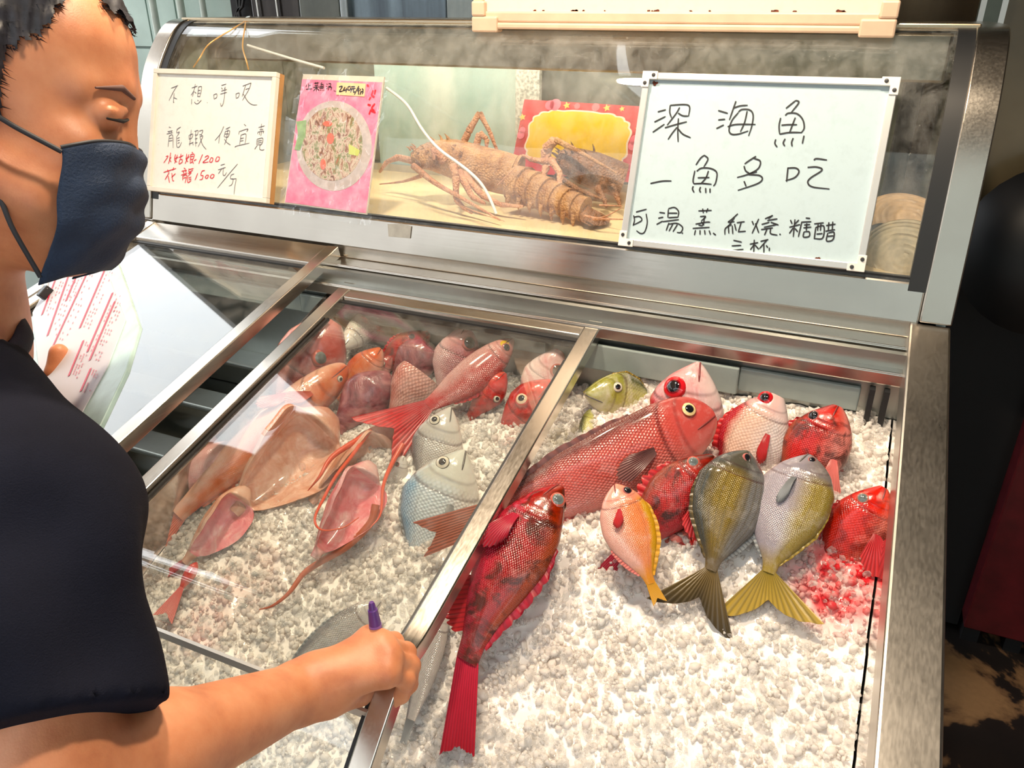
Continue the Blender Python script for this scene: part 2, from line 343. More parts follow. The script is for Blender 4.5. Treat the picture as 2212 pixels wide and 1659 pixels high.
# side rails on top of the tray walls
for x0, x1 in ((.0905, XR), (XL, XL + .03)):
    mb = MB(); mb.hexa([(x0, YF - .02, lid_z(YF - .02) - .05), (x1, YF - .02, lid_z(YF - .02) - .05), (x1, 1.15, 1.11), (x0, 1.15, 1.11)],
                       [(x0, YF - .02, lid_z(YF - .02)), (x1, YF - .02, lid_z(YF - .02)), (x1, 1.15, 1.162), (x0, 1.15, 1.162)]); mb.build('side_rail', steel('dark_side_rail', (.54, .51, .47), .36, 1, .15), case, bevel=.003)
# body
sp_poly = lambda x: [(x, .42, .06), (x, YB, .06), (x, YB, 1.46), (x, 1.32, 1.46), (x, 1.24, 1.36), (x, 1.19, 1.22), (x, 1.165, 1.12), (x, .40, lid_z(.40) - .06)]
mb = MB(); mb.prism(sp_poly(XR - .016), (.012, 0, 0)); mb.build('side_panel', M_STEEL_IN, case)
mb = MB(); mb.prism(sp_poly(XL + .004), (.012, 0, 0)); mb.build('side_panel', M_STEEL_IN, case)
mb = MB(); mb.prism([(XL + .012, YF - .01, .80), (XL + .012, YF + .02, .80), (XL + .012, .46, .08), (XL + .012, .44, .08)], (XR - XL - .024, 0, 0)); mb.build('front_panel', M_STEEL, case)
mb = MB(); mb.box((XL + .012, YB - .02, .06), (XR - .012, YB, 1.2)); mb.build('back_panel', M_STEEL_IN, case)
mb = MB(); mb.box((XL + .05, .5, .0), (XR - .05, YB - .05, .08)); mb.build('plinth', M_BLACK, case)
# faded sticker on the fascia
q = [on_plane(x, y, (0, 1.1525, 1.187), unit([0, -.96, .26])) for x, y in ((838, 484), (868, 483), (889, 489), (886, 515), (840, 511))]
mb = MB(); mb.prism(q, np.array([0, -.0012, .0003])); mb.build('worn_sticker', simple('faded_grey_sticker', srgb(150, 150, 146), .45, var=.1, vscale=60), case)

# ================================================================ sliding lids
def lid(name, label, x0, x1, off, yb):
    t = thing(name, label, 'glass lid', ((x0 + x1) / 2, .8, lid_z(.8) + off), 'sliding lids of the ice tray')
    prof = [(yb, lid_z(yb) + off)] + [(y, lid_z(y) + off) for y in np.linspace(1.0, .53, 6)] + [(.495, .9655 + off + .030), (.465, .944 + off + .030), (.43, .912 + off + .030), (.395, .878 + off + .030), (.36, .842 + off + .030)]
    prof = np.array(prof); P = smooth_path(np.c_[prof, np.zeros(len(prof))], 44)[:, :2][::-1]
    for a, b in ((x0, x0 + .024), (x1 - .024, x1)):
        mb = MB(); sweep(mb, P, a, b, .022); mb.build('rail', M_STEEL_Y, t, 35, bevel=.0018)
    z = lid_z(yb) + off; y2 = yb - .058
    mb = MB(); mb.hexa([(x0 + .024, y2, lid_z(y2) + off - .016), (x1 - .024, y2, lid_z(y2) + off - .016), (x1 - .024, yb, z - .016), (x0 + .024, yb, z - .016)],
                       [(x0 + .024, y2, lid_z(y2) + off - .001), (x1 - .024, y2, lid_z(y2) + off - .001), (x1 - .024, yb, z - .001), (x0 + .024, yb, z - .001)]); mb.build('back_rail', M_STEEL, t, bevel=.002)
    mb = MB(); y3 = y2 - .006; mb.hexa([(x0 + .02, y3, lid_z(y3) + off - .020), (x1 - .02, y3, lid_z(y3) + off - .020), (x1 - .02, y2, lid_z(y2) + off - .02), (x0 + .02, y2, lid_z(y2) + off - .02)],
                       [(x0 + .02, y3, lid_z(y3) + off - .008), (x1 - .02, y3, lid_z(y3) + off - .008), (x1 - .02, y2, lid_z(y2) + off - .008), (x0 + .02, y2, lid_z(y2) + off - .008)]); mb.build('seal', M_BLACK, t)
    top = np.array([p for p in P if p[0] >= .452]); fr = np.array([p for p in P if p[0] <= .452])
    for nm, pr in (('glass_pane', top), ('front_glass_pane', fr)):
        mb = MB(); sweep(mb, pr - np.array([0, .010]), x0 + .022, x1 - .022, .004); mb.build(nm, M_GLASS, t, 60)
    j = fr[-1]; mb = MB(); mb.box((x0 + .024, j[0] - .002, j[1] - .014), (x1 - .024, j[0] + .002, j[1] - .004)); mb.build('glass_joint', M_ALU, t)
    for xx in (x0 + .026, x1 - .030):
        mb = MB(); sweep(mb, P[:-4] - np.array([0, .008]), xx, xx + .004, .006); mb.build('seal', M_BLACK, t, 60)
    return t
lid_l = lid('glass_lid', 'steel-framed glass lid at the far left, beside the menu board', -1.32, -.853, .002, 1.140)
lid_m = lid('glass_lid', 'steel-framed glass lid over the middle fish, its rail gripped by the hand', -.810, -.331, -.030, 1.108)
mb = MB(); Ph = np.array([(.47, .905), (.44, .885), (.41, .862), (.385, .835), (.365, .80)]); sweep(mb, smooth_path(np.c_[Ph, np.zeros(5)], 14)[::-1, :2], -.368, -.352, .02); mb.build('handle', simple('dark_steel_handle', (.16, .16, .15), .3, .8), lid_m, 40, bevel=.002)
# ================================================================ things behind and beside the case
YW = 2.55
def kitchen_mat(name, a, b, sx=14):
    m, nt, out = new_mat(name); t = NT(nt); p = t.pos()
    f = t.noise(t.mapping(p, (sx, 1, .9)), 1.0, 5, .6); g = t.noise(p, 40, 6, .7)
    col = t.mix(t.ramp(f, [(.35, (0, 0, 0)), (.68, (1, 1, 1))]), c4(a), c4(b)); col = t.mix(t.math('MULTIPLY', g, .4), col, c4([u * .4 for u in a]))
    bs = t.bsdf((1, 1, 1), .22, .6); t.l(col, bs.inputs['Base Color']); t.l(bs.outputs[0], out.inputs[0]); return m
def px_box(mb, x0, x1, y, dep, z0=1.3, z1=2.3, py=30):
    a = at_y(x0, py, y)[0]; b = at_y(x1, py, y)[0]; mb.box((a, y, z0), (b, y + dep, z1)); return (a, b)
u = thing('steel_cooker_hood', 'dull stainless kitchen unit behind the case, left of the hanging board', 'kitchen unit', (-1.6, 2.2, 0))
for k, (x0, x1, y, m) in enumerate(((500, 545, 2.3, M_DARK), (545, 648, 2.26, kitchen_mat('dark_streaked_steel', srgb(58, 54, 54), srgb(90, 86, 84))),
        (648, 735, 2.22, kitchen_mat('grey_green_steel', srgb(92, 96, 92), srgb(120, 122, 116))), (735, 752, 2.20, kitchen_mat('pale_strip', srgb(150, 158, 160), srgb(206, 212, 214), 60)),
        (752, 965, 2.22, kitchen_mat('blue_grey_steel', srgb(96, 108, 118), srgb(150, 168, 180))), (965, 1120, 2.21, kitchen_mat('light_grey_steel', srgb(124, 132, 132), srgb(176, 184, 180))))):
    mb = MB(); px_box(mb, x0, x1, y, .25, 0, 2.4); mb.build('hood_panel', m, u, bevel=.004)
for x0 in (563, 605):
    mb = MB(); a = at_y(x0, 30, 2.25); mb.tube([(a[0], 2.25, 1.2), (a[0] - .03, 2.25, 2.4)], .004); mb.build('edge_strip', M_ALU, u, 40)
for k, (x, r, m) in enumerate(((333, .014, 0), (392, .015, 0), (440, .012, 0), (507, .010, 1))):
    a = at_y(x, 25, 2.5); mb = MB(); mb.tube([(a[0], 2.5, 0.0), (a[0], 2.5, 2.7)], r, 12)
    lab = ['thick pale pipe down the tiled wall, nearest the face', 'second pale pipe on the tiled wall', 'third pale pipe on the tiled wall', 'thin pale pipe beside the dark gap'][k]
    tag(mb.build('wall_pipe', simple('pale_pipe', srgb(196, 208, 200), .35, var=.08), None, 40, loc=(a[0], 2.5, 0)) if 0 else mb.build('wall_pipe', bpy.data.materials.get('pale_pipe') or simple('pale_pipe', srgb(190, 202, 192), .35, var=.08), None, 40, loc=(a[0], 2.5, 0)), lab, 'pipe', 'pipes on the tiled wall')
for x in (512, 519, 526):
    a = at_y(x, 0, 2.28); b = at_y(1034 - x, 60, 2.28); mb = MB(); mb.tube(smooth_path([a + [0, 0, .2], a, b, b - [0, 0, .4]], 16), .006, 6); o = mb.build('cable', M_BLACK, None, 40)
    tag(o, {512: 'leftmost black cable crossing in the dark gap behind the case', 519: 'middle black cable crossing in the dark gap behind the case', 526: 'rightmost black cable crossing in the dark gap behind the case'}[x], 'cable', 'cables in the dark gap')
# right: brown streaky panel behind, slim column, tank on a dark red cabinet
brown = kitchen_mat('brown_streaked_panel', srgb(112, 92, 70), srgb(140, 118, 92), 9)
mb = MB(); a = at_y(1750, 30, 2.3)[0]; mb.box((a, 2.52, 0), (.62, 2.58, 2.4)); tag(mb.build('brown_panel', brown), 'streaked brown steel panel behind the right end of the case', 'panel')
mb = MB(); a = at_y(2118, 20, 1.86)[0]; b = at_y(2172, 20, 1.86)[0]; mb.box((a, 1.86, 0), (b, 1.92, 2.5)); post = thing('steel_post', 'slim grey-green upright post behind the right end trim', 'post', (a, 1.86, 0)); mb.build('shaft', simple('grey_green_post', srgb(108, 116, 106), .3, .3, var=.12), post, bevel=.003)
for xx in (a, b - .006): mb = MB(); mb.box((xx - .002, 1.857, 0), (xx + .008, 1.863, 2.5)); mb.build('bright_edge', M_ALU, post)
zt = at_y(2150, 556, 1.95)[2]
tank = thing('seafood_tank', 'olive-brown glossy tank standing beside the case', 'tank', (.7, 2.1, 0))
mb = MB(); mb.box((.18, 1.95, zt), (1.5, 2.5, 1.95)); mb.build('tank_wall', simple('olive_brown_gloss', srgb(150, 134, 104), .18, var=.22, vscale=3), tank, bevel=.006)
mb = MB(); mb.box((.17, 1.94, zt - .014), (1.51, 2.51, zt)); mb.build('tank_rim', simple('brown_rim', srgb(52, 40, 34), .4), tank)
a = at_y(2108, 520, 1.94); mb = MB(); mb.tube([a + [0, 0, .02], a - [0, 0, .03]], .012, 12); mb.build('brass_fitting', simple('old_brass', (.5, .33, .16), .3, .9), tank, 40)
cab = thing('red_cabinet', 'very dark red cabinet under the tank', 'cabinet', (.9, 2.1, 0))
c = at_z(2083, 1400, .06); mb = MB(); mb.box((c[0], 1.95, .07), (1.5, 2.45, zt - .016)); mb.build('cabinet_body', simple('dark_maroon_paint', srgb(96, 20, 28), .45, var=.2), cab, bevel=.004)
mb = MB(); mb.box((.20, 2.02, .02), (c[0], 2.45, zt - .016)); mb.build('dark_side_block', M_DARK, cab)  # plain near-black block filling the space left of the cabinet
for k in range(7):
    mb = MB(); mb.box((c[0] + .01 + k * .10, 1.99, 0), (c[0] + .05 + k * .10, 2.2, .075)); mb.build('foot', M_DARK, cab)
# dark disc added for a reflected dark shape at the right edge
P = at_y(2275, 545, 1.82); mb = MB(); mb.lathe([(0, .06), (.07, .055), (.13, .03), (.165, 0), (.17, .004), (.13, .04), (.07, .066), (0, .07)], P + [0, 0, 0], (-.05, -.97, .2), 32)
tag(mb.build('dark_reflection', simple('flat_black', (.012, .012, .014), .4, .2), None, 50), 'black disc standing for a dark reflection on the tank at the right edge', 'reflected_shape')

# ================================================================ hanging lamps with warm bulbs (seen mirrored in the curved glass)
def lamp(x, y, z, lab, power):
    t = thing('pendant_lamp', lab, 'lamp', (x, y, z), 'warm lamps above the case')
    mb = MB(); mb.lathe([(.0, .16), (.02, .16), (.03, .12), (.10, .03), (.12, 0), (.116, 0), (.096, .028), (.025, .115), (0, .118)], (x, y, z), (0, 0, 1), 28); mb.build('shade', simple('lamp_shade_green', (.10, .14, .11), .35), t, 50)
    mb = MB(); mb.lathe([(.0, -.012), (.02, -.008), (.03, .01), (.03, .03), (.016, .06), (.012, .08)], (x, y, z), (0, 0, 1), 20)
    m, nt, out = new_mat('warm_bulb'); e = nt.nodes.new('ShaderNodeEmission'); e.inputs[0].default_value = (1, .70, .36, 1); e.inputs[1].default_value = 60; nt.links.new(e.outputs[0], out.inputs[0]); mb.build('bulb', m, t, 60)
    mb = MB(); mb.tube([(x, y, z + .15), (x, y, 2.72)], .004, 6); mb.build('cord', M_BLACK, t, 60)
    l = bpy.data.lights.new('bulb_light', 'SPOT'); l.energy = power; l.color = (1, .82, .61); l.shadow_soft_size = .05; l.spot_size = math.radians(125); l.spot_blend = .6
    lo = bpy.data.objects.new('bulb_light', l); COL.objects.link(lo); lo.parent = t; lo.location = (0, 0, -.03)
lamp(-.62, .82, 2.35, 'green-shaded hanging lamp over the middle of the ice tray', 125)
lamp(-.12, .62, 2.35, 'green-shaded hanging lamp over the right side of the ice tray', 84)
# ================================================================ crushed ice
_iy = np.array([.36, .5, .62, .75, .86, 1.0, 1.1]); _ih = np.array([-.185, -.165, -.148, -.128, -.105, -.108, -.108])
def vnoise(x, y, sc, seed=0):      # smooth value noise
    x = np.asarray(x, float) * sc + 50; y = np.asarray(y, float) * sc + 50
    xi = np.floor(x).astype(int); yi = np.floor(y).astype(int); fx = x - xi; fy = y - yi
    h = lambda a, b: np.modf(np.abs(np.sin(a * 127.1 + b * 311.7 + seed * 74.7) * 43758.5453))[0]
    fx = fx * fx * (3 - 2 * fx); fy = fy * fy * (3 - 2 * fy)
    return (h(xi, yi) * (1 - fx) + h(xi + 1, yi) * fx) * (1 - fy) + (h(xi, yi + 1) * (1 - fx) + h(xi + 1, yi + 1) * fx) * fy
def ice_z(x, y):
    z = lid_z(np.asarray(y, float)) + np.interp(y, _iy, _ih)
    z = z + .018 * (vnoise(x, y, 7, 1) - .5) + .008 * (vnoise(x, y, 22, 2) - .5) - .030 * (1 - sstep(-.36, -.30, x))
    return z
def ice_mat(name, trans):
    m, nt, out = new_mat(name); t = NT(nt); p = t.pos()
    n = t.noise(p, 14, 4); fine = t.noise(p, 240, 3)
    col = t.ramp(n, [(.3, srgb(240, 237, 234)), (.55, srgb(248, 242, 236)), (.75, srgb(244, 234, 228))])
    # blood-stained melt around some fish (stains with their own shape)
    for (c, r, tint, k) in STAINS:
        d = t.n('VectorMath', operation='DISTANCE'); t.l(p, d.inputs[0]); d.inputs[1].default_value = tuple(c)
        f = t.math('SUBTRACT', 1.0, t.math('DIVIDE', d.outputs['Value'], r), clamp=True)
        f = t.math('MULTIPLY', t.math('MULTIPLY', f, t.ramp(t.noise(p, 45, 4), [(.35, (.25, .25, .25)), (.6, (1, 1, 1))])), k, clamp=True)
        col = t.mix(f, col, c4(tint))
    b = t.bsdf((1, 1, 1), .10, 0, t.bump(fine, .2, .0015)); t.l(col, b.inputs['Base Color']); b.inputs['IOR'].default_value = 1.31
    tl = t.n('BsdfTranslucent'); t.l(col, tl.inputs[0]); mx = t.n('MixShader'); mx.inputs[0].default_value = trans
    t.l(b.outputs[0], mx.inputs[1]); t.l(tl.outputs[0], mx.inputs[2])
    tp = t.n('BsdfTransparent'); t.l(t.mix(.5, col, (1, 1, 1, 1)), tp.inputs[0]); m2 = t.n('MixShader'); m2.inputs[0].default_value = trans * .65
    t.l(mx.outputs[0], m2.inputs[1]); t.l(tp.outputs[0], m2.inputs[2]); t.l(m2.outputs[0], out.inputs[0]); return m
STAINS = [(on_lid(1835, 1230, -.10), .085, srgb(232, 40, 50), 1.5), (on_lid(1790, 1290, -.12), .045, srgb(228, 60, 70), 1.2), (on_lid(1120, 900, -.10), .06, srgb(236, 130, 125), .8),
          (on_lid(390, 1320, -.13), .07, srgb(238, 110, 115), 1.0), (on_lid(1600, 960, -.10), .06, srgb(240, 170, 165), .7), (on_lid(1400, 900, -.10), .07, srgb(240, 165, 165), .6),
          (on_lid(500, 1230, -.13), .09, srgb(242, 180, 170), .6), (on_lid(1215, 920, -.11), .05, srgb(190, 180, 120), .7)]
def clear_ice():
    m, nt, out = new_mat('clear_ice_shards'); t = NT(nt); p = t.pos(); lw = t.n('LayerWeight'); lw.inputs[0].default_value = .5
    b = t.bsdf((.95, .93, .91), .07, 0, t.bump(t.noise(p, 160, 3), .3, .002)); tl = t.n('BsdfTranslucent'); tl.inputs[0].default_value = (.96, .94, .92, 1)
    m0 = t.n('MixShader'); m0.inputs[0].default_value = .35; t.l(b.outputs[0], m0.inputs[1]); t.l(tl.outputs[0], m0.inputs[2])
    tp = t.n('BsdfTransparent'); tp.inputs[0].default_value = (.985, .985, .98, 1); mx = t.n('MixShader')
    t.l(t.math('ADD', .20, t.math('MULTIPLY', lw.outputs['Facing'], .42), clamp=True), mx.inputs[0]); t.l(tp.outputs[0], mx.inputs[1]); t.l(m0.outputs[0], mx.inputs[2])
    t.l(mx.outputs[0], out.inputs[0]); return m
M_ICE = ice_mat('packed_ice', .0); M_ICE_G = clear_ice(); M_ICE_C = ice_mat('clear_ice_chunks', .28)
ice = thing('crushed_ice', 'bed of crushed white ice filling the tray under the fish', 'ice', (-.4, .75, .90)); ice['kind'] = 'stuff'
gx = np.linspace(-.835, .0905, 300); gy = np.linspace(.365, 1.086, 160)
X, Y = np.meshgrid(gx, gy, indexing='ij'); Z = ice_z(X, Y) - .004 + .005 * (vnoise(X, Y, 90, 4) - .5) + .004 * (vnoise(X, Y, 160, 5) - .5)
P = np.stack([X, Y, Z], -1); nU, nV = P.shape[:2]
idx = np.arange(nU * nV).reshape(nU, nV)
F = np.stack([idx[:-1, :-1], idx[1:, :-1], idx[1:, 1:], idx[:-1, 1:]], -1).reshape(-1, 4)
def np_mesh(name, V, F, smooth=True):
    me = bpy.data.meshes.new(name); k = F.shape[1]
    me.vertices.add(len(V)); me.vertices.foreach_set('co', np.asarray(V, np.float32).ravel())
    me.loops.add(F.size); me.loops.foreach_set('vertex_index', F.astype(np.int32).ravel())
    me.polygons.add(len(F)); me.polygons.foreach_set('loop_start', np.arange(0, F.size, k, dtype=np.int32))
    me.polygons.foreach_set('loop_total', np.full(len(F), k, np.int32)); me.polygons.foreach_set('use_smooth', np.full(len(F), smooth, bool))
    me.update(calc_edges=True); me.validate(); return me
o = link_mesh('ice_bed', np_mesh('ice_bed', P.reshape(-1, 3) - ORIG[ice.name], F), M_ICE, ice); o['kind'] = 'stuff'
import bmesh
bm = bmesh.new(); bmesh.ops.create_icosphere(bm, subdivisions=1, radius=1.0); bm.verts.ensure_lookup_table()
IV = np.array([v.co[:] for v in bm.verts]); IF = np.array([[v.index for v in f.verts] for f in bm.faces]); bm.free()
def chunks(n, xr, yr, rr, name, mat, lift=.35, mask=None, smooth=False):
    x = RNG.uniform(*xr, n); y = RNG.uniform(*yr, n)
    if mask is not None: k = mask(x, y); x, y = x[k], y[k]; n = len(x)
    r = rr[0] + (rr[1] - rr[0]) * RNG.random(n) ** 2.2
    z = ice_z(x, y) + r * RNG.uniform(-.75, lift, n) + .010 * np.maximum(0, vnoise(x, y, 30, 6) - .55)
    sc = RNG.uniform(.6, 1.25, (n, 3)); jit = RNG.uniform(.66, 1.22, (n, len(IV)))
    q = RNG.normal(size=(n, 4)); q /= np.linalg.norm(q, axis=1)[:, None]; a, b, c, d = q.T
    R = np.stack([np.stack([1 - 2 * (c * c + d * d), 2 * (b * c - a * d), 2 * (b * d + a * c)], -1), np.stack([2 * (b * c + a * d), 1 - 2 * (b * b + d * d), 2 * (c * d - a * b)], -1),
                  np.stack([2 * (b * d - a * c), 2 * (c * d + a * b), 1 - 2 * (b * b + c * c)], -1)], 1)
    V = IV[None] * jit[..., None] * sc[:, None, :] * r[:, None, None]
    V = np.einsum('nij,nkj->nki', R, V) + np.stack([x, y, z], -1)[:, None, :]
    V[..., 0] = np.minimum(V[..., 0], .0915); V[..., 1] = np.minimum(V[..., 1], 1.0865)
    Fc = (IF[None] + (np.arange(n) * len(IV))[:, None, None]).reshape(-1, 3)
    o = link_mesh(name, np_mesh(name, V.reshape(-1, 3) - ORIG[ice.name], Fc, smooth), mat, ice); o['kind'] = 'stuff'; return o
chunks(11500, (-.83, .088), (.39, 1.08), (.0022, .0068), 'ice_chunks', M_ICE_C, .1, None, True)
chunks(10500, (-.83, .088), (.39, 1.08), (.0022, .0072), 'ice_shards', M_ICE_G, .35, None, False)
chunks(900, (-.40, .088), (.39, .56), (.005, .0105), 'ice_lumps', M_ICE_G, .4)
# ================================================================ fish
def fish_mat(name, back, flank, belly, head=None, n=46, sc=.5, mott=None, ms=14, ma=.5, rough=.22, tailc=None, lines=0.0, pos=(.30, .5, .66, .82), patch=None):
    m, nt, out = new_mat(name); t = NT(nt); uv = t.coord('UV'); sp = t.n('SeparateXYZ'); t.l(uv, sp.inputs[0]); u, v = sp.outputs[0], sp.outputs[1]
    vd = t.math('ABSOLUTE', t.math('SUBTRACT', t.math('MULTIPLY', v, 2.0), 1.0))
    p = t.coord('Object'); nz = t.noise(p, 26, 5, .6)
    f = t.math('ADD', vd, t.math('MULTIPLY', t.math('SUBTRACT', nz, .5), .22))
    col = t.ramp(f, [(0, belly), (pos[0], belly), (pos[1], flank), (pos[2], flank), (pos[3], back), (1, back)])
    hm = t.ramp(u, [(.17, (1, 1, 1)), (.26, (0, 0, 0))])
    if head is not None:
        hc = t.ramp(f, [(.1, belly), (.45, head), (1, [c * .8 for c in head])]); col = t.mix(t.math('MULTIPLY', hm, .85), col, hc)
    if tailc is not None: col = t.mix(t.ramp(u, [(.80, (0, 0, 0)), (.97, (1, 1, 1))]), col, c4(tailc))
    vo = t.n('TexVoronoi', voronoi_dimensions='2D', feature='F1'); vo.inputs['Scale'].default_value = 1.0; vo.inputs['Randomness'].default_value = .22
    t.l(t.mapping(uv, (n, n * 1.5, 1), rot=(0, 0, .785)), vo.inputs['Vector'])
    sd = vo.outputs['Distance']; body = t.math('SUBTRACT', 1.0, hm)
    edge = t.math('MULTIPLY', t.ramp(sd, [(.32, (0, 0, 0)), (.62, (1, 1, 1))]), t.math('MULTIPLY', body, sc))
    col = t.mix(t.math('MULTIPLY', edge, .75), col, t.mix(.55, col, (.03, .01, .01, 1)))
    hi = t.math('MULTIPLY', t.ramp(sd, [(.05, (1, 1, 1)), (.3, (0, 0, 0))]), t.math('MULTIPLY', body, sc * .35)); col = t.mix(hi, col, (1, .93, .88, 1))
    if lines:
        w = t.math('SINE', t.math('MULTIPLY', v, 170.0)); col = t.mix(t.math('MULTIPLY', t.ramp(w, [(.3, (0, 0, 0)), (.9, (1, 1, 1))]), t.math('MULTIPLY', body, lines)), col, c4([c * .35 for c in flank]))
    col = t.mix(t.math('MULTIPLY', t.ramp(t.noise(p, 38, 5, .7), [(.52, (0, 0, 0)), (.72, (1, 1, 1))]), .32), col, t.mix(.6, col, (1, .95, .9, 1)))
    if mott is not None:
        q = t.noise(p, ms, 7, .68, .8); col = t.mix(t.math('MULTIPLY', t.ramp(q, [(.45, (0, 0, 0)), (.60, (1, 1, 1))]), ma), col, c4(mott))
    for (u0, v0, ru, rv, c) in (patch or []):
        d = t.math('ADD', t.math('POWER', t.math('DIVIDE', t.math('SUBTRACT', u, u0), ru), 2.0), t.math('POWER', t.math('DIVIDE', t.math('SUBTRACT', vd, v0), rv), 2.0))
        col = t.mix(t.ramp(t.math('ADD', d, t.math('MULTIPLY', t.math('SUBTRACT', nz, .5), .8)), [(.7, (1, 1, 1)), (1.0, (0, 0, 0))]), col, c4(c))
    big = t.noise(p, 9, 6, .7, .5); col = t.mix(t.math('MULTIPLY', t.ramp(big, [(.5, (0, 0, 0)), (.7, (1, 1, 1))]), .30), col, t.mix(.75, col, (.02, .0, .0, 1)))
    for g0, gw, gs in ((.248, .007, .75), (.168, .006, .4)):      # gill cover and cheek edges
        cv = t.math('MULTIPLY', t.math('POWER', t.math('SUBTRACT', vd, .5), 2.0), -.28); gd = t.math('ABSOLUTE', t.math('SUBTRACT', u, t.math('ADD', cv, g0)))
        col = t.mix(t.math('MULTIPLY', t.ramp(gd, [(gw * .4, (1, 1, 1)), (gw * 2.0, (0, 0, 0))]), gs), col, t.mix(.75, col, (.05, .005, .01, 1)))
    ll = t.math('ABSOLUTE', t.math('SUBTRACT', vd, t.math('ADD', .62, t.math('MULTIPLY', t.math('SINE', t.math('MULTIPLY', u, 3.3)), .08))))
    col = t.mix(t.math('MULTIPLY', t.ramp(ll, [(.004, (1, 1, 1)), (.012, (0, 0, 0))]), t.math('MULTIPLY', body, .35)), col, t.mix(.6, col, (.05, .01, .01, 1)))
    h = t.math('ADD', t.math('MULTIPLY', sd, t.math('MULTIPLY', body, sc * -1.0)), t.math('MULTIPLY', t.noise(p, 60, 4), .7))
    hs = t.n('HueSaturation'); hs.inputs['Saturation'].default_value = 1.12; hs.inputs['Value'].default_value = .80; t.l(col, hs.inputs['Color']); col = hs.outputs[0]
    b = t.bsdf((1, 1, 1), rough, 0, t.bump(h, .55, .003)); t.l(col, b.inputs['Base Color'])
    b.inputs['Coat Weight'].default_value = .35; b.inputs['Coat Roughness'].default_value = .12; b.inputs['Subsurface Weight'].default_value = .08; b.inputs['Subsurface Scale'].default_value = .01
    t.l(b.outputs[0], out.inputs[0]); return m
def flesh_mat(name, a, b2, c):
    m, nt, out = new_mat(name); t = NT(nt); p = t.coord('Object'); n = t.noise(t.mapping(p, (1, 1, 1)), 24, 7, .65, 1.2); f = t.noise(p, 120, 3)
    col = t.ramp(n, [(.32, a), (.5, b2), (.68, c)])
    bs = t.bsdf((1, 1, 1), .2, 0, t.bump(t.math('ADD', n, t.math('MULTIPLY', f, .3)), .5, .006)); t.l(col, bs.inputs['Base Color'])
    bs.inputs['Subsurface Weight'].default_value = .2; bs.inputs['Subsurface Scale'].default_value = .02; bs.inputs['Coat Weight'].default_value = .5; bs.inputs['Coat Roughness'].default_value = .1
    t.l(bs.outputs[0], out.inputs[0]); return m
def fin_mat(name, base, tip, rays=60):
    m, nt, out = new_mat(name); t = NT(nt); uv = t.coord('UV'); sp = t.n('SeparateXYZ'); t.l(uv, sp.inputs[0])
    w = t.math('SINE', t.math('MULTIPLY', sp.outputs[0], float(rays) * 6.283)); nz = t.noise(t.coord('Object'), 40, 4)
    col = t.mix(t.math('ADD', sp.outputs[1], t.math('MULTIPLY', t.math('SUBTRACT', nz, .5), .5), clamp=True), c4(base), c4(tip))
    col = t.mix(t.ramp(w, [(.0, (0, 0, 0)), (.9, (.5, .5, .5))]), col, c4([c * .35 for c in base]))
    d = t.bsdf((1, 1, 1), .3, 0, t.bump(w, .4, .001)); t.l(col, d.inputs['Base Color'])
    tr = t.n('BsdfTranslucent'); t.l(col, tr.inputs[0]); mx = t.n('MixShader'); mx.inputs[0].default_value = .25
    t.l(d.outputs[0], mx.inputs[1]); t.l(tr.outputs[0], mx.inputs[2]); t.l(mx.outputs[0], out.inputs[0]); return m
def eye_mat(name, rim, iris, pupil=(.01, .01, .013), rp=.55, ri=.86):
    m, nt, out = new_mat(name); t = NT(nt); sp = t.n('SeparateXYZ'); t.l(t.coord('UV'), sp.inputs[0])
    col = t.ramp(sp.outputs[0], [(0, pupil), (rp - .03, pupil), (rp, iris), (ri - .03, iris), (ri, rim), (1, rim)])
    b = t.bsdf((1, 1, 1), .05); t.l(col, b.inputs['Base Color']); b.inputs['Coat Weight'].default_value = .6; t.l(b.outputs[0], out.inputs[0]); return m

PROF = {
 'bream': ([0, .03, .08, .16, .28, .42, .60, .78, .91, 1], [.02, .08, .17, .30, .43, .50, .42, .22, .11, .10], [.03, .09, .16, .26, .38, .47, .42, .23, .11, .10]),
 'long':  ([0, .02, .06, .12, .22, .42, .65, .84, .95, 1], [.08, .20, .34, .44, .50, .50, .43, .27, .19, .18], [.12, .22, .31, .40, .48, .50, .43, .27, .19, .18]),
 'rock':  ([0, .03, .08, .16, .28, .45, .62, .78, .91, 1], [.05, .11, .20, .32, .45, .50, .40, .25, .16, .15], [.08, .15, .24, .35, .46, .49, .38, .25, .16, .15]),
 'oval':  ([0, .02, .06, .13, .28, .45, .62, .80, .92, 1], [.04, .11, .22, .35, .49, .50, .43, .24, .10, .085], [.05, .11, .20, .32, .46, .50, .43, .24, .10, .085]),
 'slim':  ([0, .04, .10, .2, .35, .5, .7, .85, .95, 1], [.06, .16, .27, .40, .49, .50, .42, .28, .2, .18], [.07, .17, .28, .40, .49, .50, .42, .28, .2, .18]),
}
WPROF = ([0, .04, .12, .25, .5, .75, .92, 1], [.25, .48, .78, 1.0, .93, .58, .26, .2])
MID_DH = [0.0]
FISH_GROUP = 'whole and gutted fish laid on the ice'
